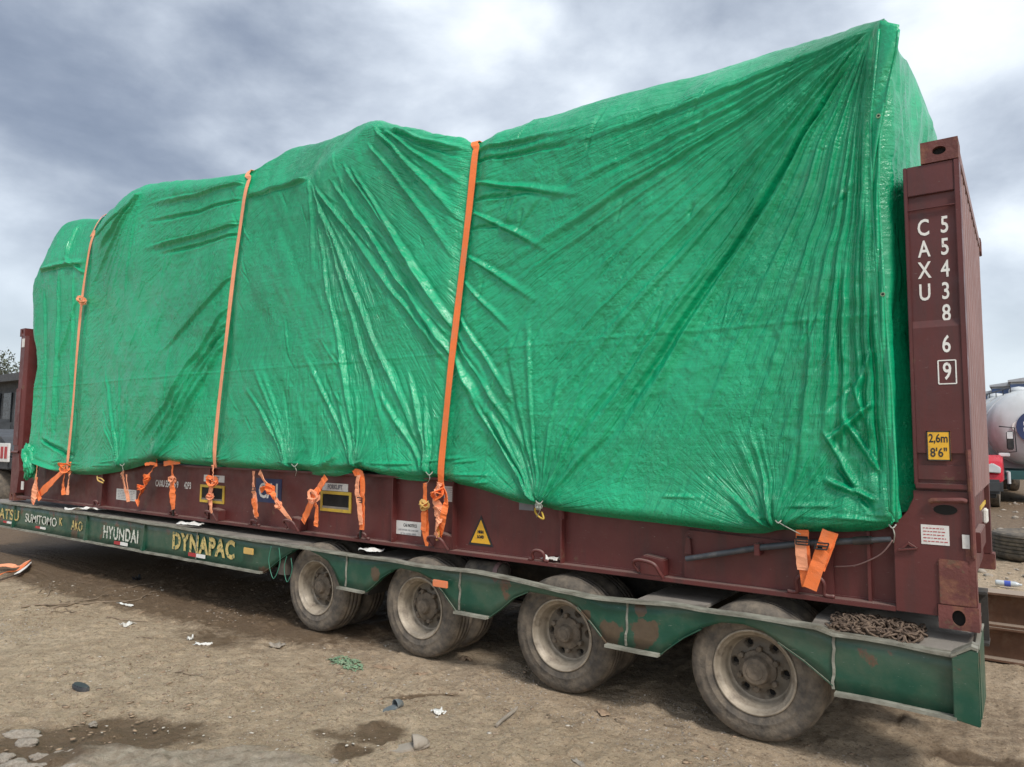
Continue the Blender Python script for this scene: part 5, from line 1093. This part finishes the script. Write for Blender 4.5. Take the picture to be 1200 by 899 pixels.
# twigs and branches
r_ = random.Random(21)
TW = [((25, 710), (95, 705), .012), ((60, 712), (128, 697), .011), ((95, 707), (165, 702), .008), ((20, 690), (45, 688), .007), ((55, 698), (62, 680), .006), ((125, 722), (172, 727), .007), ((45, 694), (60, 686), .006), ((165, 700), (185, 690), .006), ((60, 716), (90, 716), .006),
      ((150, 688), (195, 680), .006), ((205, 786), (245, 794), .005), ((120, 690), (170, 675), .004), ((160, 750), (180, 750), .004), ((640, 838), (655, 848), .003), ((720, 842), (736, 850), .003), ((778, 846), (810, 856), .003), ((70, 702), (80, 715), .006)]
TL = ['longest dry branch on the dirt at left, leftmost of the twig pile', 'thick brown twig rising to the right across the twig pile', 'dark twig at the right of the twig pile, above the long white strip',
      'short twig just below the orange strap at left', 'small upright twig in the middle of the twig pile', 'twig to the right of the folded white scrap', 'short thin twig crossing above the branch at left', 'bent twig right of the long white strip', 'short stub below the longest branch',
      'thin twig lying just below the painted trailer side', 'thin twig left of the slippers in open dirt', 'very thin twig above the twig pile', 'tiny straight twig below the folded white scrap', 'tiny curled twig left of the large dry leaf', 'tiny twig touching the right end of the large dry leaf', 'thin curved twig between the third and the nearest wheels', 'short stick standing across the longest branch']
for i, ((ax_, ay), (bx, by), r0) in enumerate(TW):
    a, b_ = at(ax_, ay, Z=r0), at(bx, by, Z=r0); pts = wob(a, b_, 9, .011); pts = [(p[0], p[1], gz(p[0], p[1])+r0*.7+.008*abs(math.sin(k))) for k, p in enumerate(pts)]
    mb = MB().tube(pts, [r0*(1-.55*k/8) for k in range(9)], 6)
    for k in (3, 5):
        p = np.array(pts[k]); d = np.array(b_)-np.array(a); d /= np.linalg.norm(d); s = r_.choice((-1, 1)); e_ = p+(d*.7+np.array([-d[1], d[0], 0])*s*.7)*r_.uniform(.06, .16); mb.tube([p, (p+e_)/2+rng.randn(3)*.005, (e_[0], e_[1], p[2]+.005)], [r0*.5, r0*.4, r0*.2], 5)
    o = mb.build('twig', 'twig', None, smooth=True)
    tag(o, TL[i], 'twig', 'dry twigs scattered on the dirt')
# stones
def stone_mesh(seed, flatn=.5, sub=2):
    bm = bmesh.new(); bmesh.ops.create_icosphere(bm, subdivisions=sub, radius=1); o_ = Vector((seed*2.3, seed, seed*.7))
    for q in bm.verts: p = q.co.copy(); q.co = p*(1+.55*mnoise.fractal(p*.9+o_, 1, 2, 3)+.12*mnoise.noise(p*4+o_)); q.co.z *= flatn
    me = bpy.data.meshes.new('stone'); bm.to_mesh(me); bm.free()
    for f_ in me.polygons: f_.use_smooth = True
    me.materials.append(MAT['stone']); return me
SM = [stone_mesh(k, .45, 4) for k in range(5)]
big = [(26, 857, .095, .042), (32, 867, .055, .026), (8, 882, .06, .035), (16, 891, .07, .04), (40, 896, .055, .026), (48, 883, .06, .022), (78, 880, .055, .02), (90, 884, .05, .022), (100, 891, .06, .03), (3, 898, .06, .035), (92, 897, .09, .035)]
SL = ['largest pale stone, topmost in the damp lower left corner', 'narrow stone touching the lower side of the largest pale stone', 'pale stone at the left edge below the largest one', 'broad pale stone low at the left edge, second from the bottom', 'small pale stone at the bottom edge near the left corner', 'flat pale stone in the middle of the lower left group',
      'slim stone right of the middle of the damp corner', 'slim stone at the right side of the damp patch', 'rightmost flat stone of the lower left group', 'stone cut off by the bottom left corner', 'pale stone at the bottom edge, right part of the damp patch']
for i, (px, py, s1, s2) in enumerate(big):
    c = at(px, py, Z=.0); o = link(bpy.data.objects.new('stone', SM[i % 5])); o.location = (c[0], c[1], gz(c[0], c[1])-.016); o.scale = (s1*1.1, s2*1.1, .065); o.rotation_euler = (0, 0, .65+r_.uniform(-.25, .25))
    tag(o, SL[i], 'stone', 'pale stones in the damp lower left corner')
for px, py, s1, lb in ((303, 891, .035, 'small pale stone at the bottom edge left of the half-buried slipper'), (110, 848, .03, 'small pale stone on the dark damp patch at lower left'), (392, 893, .03, 'small pale stone just left of the dusty slipper')):
    c = at(px, py, Z=0); o = link(bpy.data.objects.new('stone', SM[2])); o.location = (c[0], c[1], gz(c[0], c[1])+.004); o.scale = (s1, s1*.8, s1*.9); tag(o, lb, 'stone')
# gravel, grit and clods: too many to count
def scatter(name, n, mat, smin, smax, region, seed, sub=1, fl=(.4, .8), dens=None):
    R_ = np.random.RandomState(seed); bm = bmesh.new(); bmesh.ops.create_icosphere(bm, subdivisions=sub, radius=1); V = np.array([q.co[:] for q in bm.verts]); F = np.array([[q.index for q in f_.verts] for f_ in bm.faces]); bm.free()
    x = R_.uniform(region[0], region[1], n*3); y = R_.uniform(region[2], region[3], n*3); dd = fbm(x*1.1, y*1.1, 3, seed+5)+R_.randn(n*3)*.12
    dd = dd-2*np.clip(blob(x, y, WET)*2.2, 0, 1)-1.3*dens*((x < -4.2) & (y > -1.0) & (y < .5)) if dens else dd; k = dd > np.sort(dd)[-n]; x, y = x[k], y[k]; n = len(x); s = smin*(smax/smin)**(R_.rand(n)**3); z = ground_h(x, y)
    Vv = V[None]*(1+.28*R_.randn(n, len(V), 1)*.6)*s[:, None, None]*np.stack([R_.uniform(.7, 1.4, n), R_.uniform(.6, 1.1, n), R_.uniform(*fl, n)], 1)[:, None]
    a = R_.rand(n)*6.28; ca, sa = np.cos(a)[:, None], np.sin(a)[:, None]; X_ = Vv[..., 0]*ca-Vv[..., 1]*sa+x[:, None]; Y_ = Vv[..., 0]*sa+Vv[..., 1]*ca+y[:, None]; Z_ = Vv[..., 2]+(z+s*.12)[:, None]
    co = np.stack([X_, Y_, Z_], -1).reshape(-1, 3).astype(np.float32); f3 = (F[None]+np.arange(n)[:, None, None]*len(V)).reshape(-1, 3).astype(np.int32)
    me = bpy.data.meshes.new(name); me.vertices.add(len(co)); me.vertices.foreach_set('co', co.ravel()); me.loops.add(f3.size); me.loops.foreach_set('vertex_index', f3.ravel()); me.polygons.add(len(f3)); me.polygons.foreach_set('loop_start', np.arange(0, f3.size, 3, dtype=np.int32)); me.update(calc_edges=True)
    me.materials.append(MAT[mat]); o = link(bpy.data.objects.new(name, me)); o['kind'] = 'stuff'; return o
o = scatter('pale_gravel', 16000, 'stone', .002, .012, (-9, 1.2, -3.0, .4), 31, dens=1); tag(o, 'fine pale gravel scattered all over the dirt yard', 'gravel')
o = scatter('pale_chips', 1300, 'paper_chip', .004, .018, (-9.5, 1.2, -3.0, .2), 36, fl=(.1, .3)); tag(o, 'pale chips of paper, plaster and wood trodden into the dirt', 'litter')
o = scatter('dirt_clods', 16000, 'darkstone', .002, .014, (-9.5, 1.4, -3.0, 2.5), 32, dens=.6); tag(o, 'small brown dirt clods strewn over the yard', 'clods')
o = scatter('leaf_litter', 2600, 'leaf', .005, .026, (-9.5, 1.2, -3.0, .2), 33, fl=(.06, .15)); tag(o, 'flakes of dry leaf litter strewn over the dirt', 'leaf litter')
o = scatter('far_rubble', 2600, 'stone', .01, .09, (-9, 5, 3.6, 26), 34); tag(o, 'loose rubble on the ground beyond the trailer', 'rubble')
# ------------------------------------------------------------------ right background
def ibeam(y, z0, h_, x0, x1, label):
    t = thing('steel_beam', label, 'steel beam', ((x0+x1)/2, y, z0), 'rusty steel beams beside the trailer tail'); f = .018
    MB().box((x0, y-.11, z0), (x1, y+.11, z0+f)).build('lower_flange', 'rust', t, bevel=.002); MB().box((x0, y-.008, z0+f), (x1, y+.008, z0+h_-f)).build('web', 'rust', t); MB().box((x0, y-.11, z0+h_-f), (x1, y+.11, z0+h_)).build('upper_flange', 'rust', t, bevel=.002)
ibeam(2.82, .0, .27, -3.2, 3.4, 'lower rusty steel beam on the ground beside the trailer tail'); ibeam(2.84, .272, .27, -3.0, 3.6, 'upper rusty steel beam stacked beside the trailer tail')
# big tyre lying flat
ty = thing('loose_tyre', 'large worn truck tyre lying flat on the ground right of the container', 'tyre', (.36, 9.5, 0))
pf = [(.30, .06), (.38, .0), (.52, .0), (.56, .03), (.575, .06)]
for k in range(5): z = .075+k*.055; pf += [(.58, z), (.58, z+.035), (.565, z+.037), (.565, z+.052)]
pf += [(.575, .36), (.56, .39), (.52, .41), (.38, .41), (.30, .35)]
pf = [(r_*1.12, z_) for r_, z_ in pf]
MB().lathe(pf, (.36, 9.5, 0.0), 64, axis='z', close=True).build('tyre_body', 'tyre', ty, smooth='auto')
bt = thing('plastic_bottle', 'crumpled clear bottle with a blue label lying beyond the steel beams', 'bottle', tuple(at(1181, 684, Z=.04)))
c = at(1181, 684, Z=.035)
MB().lathe([(.0001, -.13), (.030, -.128), (.035, -.11), (.034, -.04), (.033, .04), (.034, .07), (.026, .10), (.013, .125), (.013, .145), (.0001, .146)], tuple(c), 14, axis='x').build('bottle_body', 'plastic', bt, smooth=True); MB().lathe([(.0355, -.035), (.0355, .03)], tuple(c), 14, axis='x').build('bottle_label', 'bluelabel', bt)
# tank trailer
tk = thing('tank_trailer', 'silver tank trailer parked in the yard behind the container end', 'tanker', (0, 27, 0))
A_ = Vector((.42, 23.2, 2.35)); d = Vector((-.22, .975, .0)).normalized(); Rt = 1.18; n = 40; u = d.orthogonal().normalized(); u = Vector((0, 0, 1)); s_ = d.cross(u).normalized()
def tank_ring(mb, prof, mat, name, parent):
    vs = []; 
    for (r, o_) in prof: vs += [A_+d*o_+(s_*math.cos(2*PI*j/n)+u*math.sin(2*PI*j/n))*r for j in range(n)]
    return mb.add(vs, [(i*n+j, i*n+(j+1) % n, (i+1)*n+(j+1) % n, (i+1)*n+j) for i in range(len(prof)-1) for j in range(n)]).build(name, mat, parent, smooth='auto')
tank_ring(MB(), [(.001, -.42), (.5, -.38), (.85, -.28), (1.08, -.12), (Rt, .05), (Rt, 11.), (.9, 11.3), (.001, 11.5)], 'silver', 'tank_shell', tk)
for o_ in (.3, 1.7, 3.2, 4.8, 6.5, 8.4): tank_ring(MB(), [(Rt, o_), (Rt+.035, o_), (Rt+.035, o_+.1), (Rt, o_+.1)], 'silver', 'tank_band', tk)
vs = [A_+d*(-.44)+(s_*math.cos(2*PI*j/24)+u*math.sin(2*PI*j/24))*.52+Vector((0, -.02, 0)) for j in range(24)]
lg = MB().add(vs, [tuple(range(24))]).build('tank_logo', 'blue', tk)
lo = text('C', 'logo_lettering', 'white', tk, (A_.x-.36, A_.y-.52, A_.z), .42, 1, .03)
for o_ in (1.4, 4.6, 7.8):
    p = A_+d*o_+u*(Rt-.03); MB().lathe([(.001, .0), (.28, .0), (.28, .12), (.22, .2), (.001, .24)], tuple(p), 16, axis='z').build('manhole', 'silver', tk, smooth='auto')
for s in (-.42, .42):
    rl = [A_+d*o_+u*(Rt+.12)+s_*s for o_ in np.linspace(.5, 9.5, 10)]; mb = MB().tube([tuple(q) for q in rl], .02, 6)
    for q in rl: mb.tube([tuple(q), tuple(q-u*.25)], .015, 5)
    mb.build('walkway_rail', 'black', tk)
mb = MB()
for s in (-.2, .2): mb.tube([tuple(A_+d*.9-s_*1.25+d*s+u*1.1), tuple(A_+d*.9-s_*1.25+d*s-u*1.3)], .02, 6)
for k in range(8): z_ = u*(1.0-.3*k); mb.tube([tuple(A_+d*.7-s_*1.25+z_), tuple(A_+d*1.1-s_*1.25+z_)], .015, 5)
mb.build('ladder', 'black', tk)
for s in (-1, 1): MB().tube([tuple(p_) for p_ in [A_+d*-.1+s_*s*.75-u*1.4, A_+d*-.35+s_*s*.75-u*1.4, A_+d*-.35+s_*s*.75-u*1.75]], .05, 8).build('outlet_pipe', 'silver', tk)
for o_ in (1.0, 4.5, 8.): p = A_+d*o_; MB().box((p.x-.9, p.y-.12, 1.05), (p.x+.9, p.y+.12, p.z-.9)).build('tank_cradle', 'silver', tk)
p0, p1 = A_+d*-.2, A_+d*11; hw = s_*1.15
MB().add([p0-hw+Vector((0, 0, -1.35)), p0+hw+Vector((0, 0, -1.35)), p1+hw+Vector((0, 0, -1.35)), p1-hw+Vector((0, 0, -1.35)), p0-hw+Vector((0, 0, -1.62)), p0+hw+Vector((0, 0, -1.62)), p1+hw+Vector((0, 0, -1.62)), p1-hw+Vector((0, 0, -1.62))], [(0, 1, 2, 3), (7, 6, 5, 4), (0, 4, 5, 1), (1, 5, 6, 2), (2, 6, 7, 3), (3, 7, 4, 0)]).build('chassis', 'teal', tk)
for o_ in (.9, 2.2, 7.5, 8.8):
    for s in (-1, 1):
        c = A_+d*o_+s_*s*1.0; c.z = .5; vs = []; prof = [(.001, -.14), (.28, -.15), (.30, -.13), (.48, -.15), (.5, -.1), (.5, .1), (.48, .15), (.3, .14), (.001, .14)]
        for (r, q_) in prof: vs += [c+s_*q_+(d*math.cos(2*PI*j/24)+u*math.sin(2*PI*j/24))*r for j in range(24)]
        w_ = MB().add(vs, [(i*24+j, i*24+(j+1) % 24, (i+1)*24+(j+1) % 24, (i+1)*24+j) for i in range(len(prof)-1) for j in range(24)]).build('wheel', 'tyre', tk, smooth='auto')
        vs = [];
        for (r, q_) in ((.001, -.12), (.12, -.16), (.16, -.12), (.29, -.155)): vs += [c+s_*q_*s*-1+(d*math.cos(2*PI*j/20)+u*math.sin(2*PI*j/20))*r for j in range(20)]
        MB().add(vs, [(i*20+j, i*20+(j+1) % 20, (i+1)*20+(j+1) % 20, (i+1)*20+j) for i in range(3) for j in range(20)]).build('rim', 'rim', w_, smooth='auto')
# red truck
rx, ry = -1.50, 19.6
rt = thing('red_truck', 'red truck cab with a bright headlight peeking out from behind the container end', 'truck', (rx, ry+1.5, 0))
def rbox(a, b, name, mat, bev=.05, parent=None): return MB().box((rx+a[0], ry+a[1], a[2]), (rx+b[0], ry+b[1], b[2])).build(name, mat, parent or rt, bevel=bev)
rbox((-1.1, 1.7, .9), (.55, 3.1, 3.0), 'cab', 'redpaint', .12)
MB().prism([(ry+.25, .95), (ry+.18, 1.35), (ry+.5, 1.62), (ry+2.1, 1.85), (ry+2.1, .95)], rx-.72, rx+.72, axis=0).build('bonnet', 'redpaint', rt, bevel=.06)
for s in (-1, 1):
    pr = [(ry+.3+.95-.95*math.cos(a), .72+.78*math.sin(a)) for a in np.linspace(.0, PI*.85, 10)]+[(ry+2.1, .72)]
    MB().prism(pr, rx+s*.66, rx+s*1.17, axis=0).build('front_fender', 'redpaint', rt, bevel=.05)
    MB().prism([(rx+s*.78, 1.02), (rx+s*1.13, 1.00), (rx+s*1.14, 1.16), (rx+s*.95, 1.28), (rx+s*.80, 1.22)], ry+.24, ry+.40).build('headlight', 'lamp', rt, bevel=.02)
    MB().lathe([(.001, -.13), (.27, -.13), (.3, -.1), (.48, -.13), (.5, -.08), (.5, .1), (.3, .12), (.001, .12)], (rx+s*.95, ry+1.25, .5), 24, axis='x').build('wheel', 'tyre', rt, smooth='auto')
    MB().tube([(rx+s*1.1, ry+2.0, 2.35), (rx+s*1.48, ry+1.8, 2.30), (rx+s*1.50, ry+1.8, 1.6), (rx+s*1.1, ry+2.1, 1.55)], .018, 6).build('mirror_arm', 'black', rt)
    mr = rbox((s*1.36-.09, 1.72, 1.65), (s*1.36+.09, 1.8, 2.2), 'mirror', 'black', .03)
    MB().box((rx+s*1.36-.07, ry+1.712, 1.98), (rx+s*1.36+.07, ry+1.719, 2.18)).build('mirror_glass', 'lamp', mr)
    rbox((s*1.2-.14, 1.75, 1.45), (s*1.2+.14, 1.85, 1.56), 'small_mirror', 'lamp', .02)
rbox((-1.15, .12, .42), (1.17, .5, .82), 'bumper', 'midgrey', .08); rbox((-.6, .16, .9), (.6, .22, 1.3), 'grille', 'black', .01); rbox((-1.0, 1.63, 1.95), (.45, 1.71, 2.75), 'windscreen', 'glass', .02); rbox((-1.0, .3, .3), (1., 8., .75), 'chassis', 'black', .02)
# pale sheds behind
for i, (px, py, w_, y, lab) in enumerate(((1158, 464, 2.1, 52, 'lowest pale shed with a blue band, leftmost behind the tank trailer'), (1174, 455, 1.8, 49, 'middle pale shed with a grey hood behind the tank trailer'), (1194, 446, 2.6, 46, 'tallest pale shed with a blue band behind the tank trailer'), (1215, 440, 2.4, 44, 'pale shed at the right edge behind the tank trailer'))):
    q = at(px, py, Y=y); t = thing('pale_shed', lab, 'shed', (q[0], y, 0)); zt = q[2]
    MB().box((q[0]-w_/2, y, 0), (q[0]+w_/2, y+5, zt-.32)).build('wall', 'shedwall', t)
    MB().prism([(q[0]-w_/2-.12, zt-.32), (q[0]+w_/2+.12, zt-.32), (q[0]+w_/2+.12, zt-.22), (q[0]+.1, zt), (q[0]-w_/2-.12, zt-.22)], y-.2, y+5.2).build('roof', 'shedroof', t)
    MB().box((q[0]-w_/2-.02, y-.06, zt-.85), (q[0]+w_/2+.02, y+.0, zt-.45)).build('blue_band', 'shedblue', t)
    for k in range(3): MB().box((q[0]-w_/2+.2+k*w_/3, y-.05, zt-2.1), (q[0]-w_/2+.2+k*w_/3+w_/4.5, y-.002, zt-1.45)).build('window', 'glass', t)
# ------------------------------------------------------------------ left background
def tbox(t, a, b, name, mat, bev=0.): return MB().box(a, b).build(name, mat, t, bevel=bev)
t = thing('dark_warehouse', 'long dark weathered warehouse standing far behind the left end of the trailer', 'building', (-50, 14, 0))
tbox(t, (-75, 9.5, 0), (-38, 24, 4.4), 'wall', 'darkwall'); tbox(t, (-76, 9.0, 4.4), (-37.5, 24.5, 4.75), 'roof', 'midgrey')
for k in range(26): x = -74+k*1.4; tbox(t, (x, 9.42, 2.3), (x+.9, 9.49, 3.9), 'window', 'glass'); 
tbox(t, (-75, 9.3, 1.7), (-38, 9.5, 2.0), 'wall_band', 'midgrey')
# parked truck at far left with a red and white plate
t = thing('parked_lorry', 'grey parked lorry with a red and white tail plate at the left edge', 'truck', (-22, 3, 0)); X0, Y0 = -18.65, 2.2
tbox(t, (X0-6.5, Y0, 1.0), (X0, Y0+2.4, 1.25), 'load_bed', 'midgrey', .02); tbox(t, (X0-6.5, Y0+.5, .7), (X0, Y0+1.9, 1.0), 'chassis', 'under')
MB().prism([(X0-6.3, 1.25), (X0-.3, 1.25), (X0-1.4, 1.75), (X0-3.2, 1.95), (X0-5.5, 1.8)], Y0+.2, Y0+2.2).build('sheeted_load', 'midgrey', t, bevel=.1)
pl = tbox(t, (X0-1.6, Y0-.05, 1.17), (X0+.13, Y0-.01, 1.60), 'tail_plate', 'sticker', .01)
for k in range(7): tbox(pl, (X0-1.40+k*.22, Y0-.058, 1.25), (X0-1.26+k*.22, Y0-.051, 1.52), 'red_letter', 'redprint')
for x in (X0-.9, X0-2.3, X0-5.4):
    for y in (Y0+.02, Y0+2.1):
        w_ = MB().lathe([(.001, .02), (.24, .02), (.28, -.01), (.46, -.02), (.5, .05), (.5, .25), (.46, .3), (.28, .28), (.001, .26)], (x, y, .5), 24).build('wheel', 'tyre', t, smooth='auto')
tbox(t, (X0-8.6, Y0, .8), (X0-6.6, Y0+2.4, 2.3), 'cab', 'darkwall', .1)
t = thing('steel_drum_stack', 'dark steel frame stacked on the ground behind the left end post', 'steel frame', (-15.3, 3.2, 0))
for z in (.1, .5, .9): tbox(t, (-17.2, 3.2, z), (-14.2, 3.32, z+.12), 'rail', 'under'); 
for x in (-17.1, -15.7, -14.4): tbox(t, (x, 3.34, 0), (x+.1, 3.44, 1.1), 'upright', 'under')
t.name = 'scrap_rack'
# greyish trees beyond the warehouse
def tree(x, y, h_, lab, seed):
    t = thing('tree', lab, 'tree', (x, y, 0), 'trees beyond the dark warehouse'); r_ = random.Random(seed); mb = MB().tube([(x, y, 0), (x+.1, y, h_*.35), (x-.1, y+.1, h_*.7)], [.28, .2, .08], 7)
    tips = []
    for k in range(11):
        a = r_.uniform(0, 6.28); z = h_*r_.uniform(.35, .65); e_ = (x+math.cos(a)*h_*.28*r_.uniform(.5, 1), y+math.sin(a)*h_*.28*r_.uniform(.5, 1), z+h_*r_.uniform(.15, .33)); mb.tube([(x, y, z), ((x+e_[0])/2, (y+e_[1])/2, z+h_*.12), e_], [.09, .05, .02], 5); tips.append(e_)
    mb.build('trunk', 'bark', t); vs = []; fs = []
    for i in range(1500):
        c = tips[r_.randrange(len(tips))]; a = Vector((r_.gauss(0, 1), r_.gauss(0, 1), r_.gauss(0, .8))).normalized()*h_*.13*r_.random()**.5; p = Vector(c)+a; s = r_.uniform(.10, .22); u_ = Vector((r_.gauss(0, 1), r_.gauss(0, 1), r_.gauss(0, 1))).normalized(); w_ = u_.orthogonal().normalized(); k = len(vs)
        vs += [p-u_*s, p+w_*s*.5, p+u_*s, p-w_*s*.5]; fs.append((k, k+1, k+2, k+3))
    MB().add(vs, fs).build('crown', 'foliage', t, recalc=False)
for i, (x, y, h_) in enumerate(((-104, 31, 12.5), (-112, 33, 13), (-97, 30, 11), (-118, 31, 12.5), (-90, 31, 10.5))): tree(x, y, h_, ('thin greyish tree behind the middle of the dark warehouse', 'tall thin tree behind the warehouse, second from the left', 'low thin tree behind the right half of the warehouse', 'thin tree behind the left end of the warehouse', 'thin tree nearest the container post, behind the warehouse')[i], 50+i)
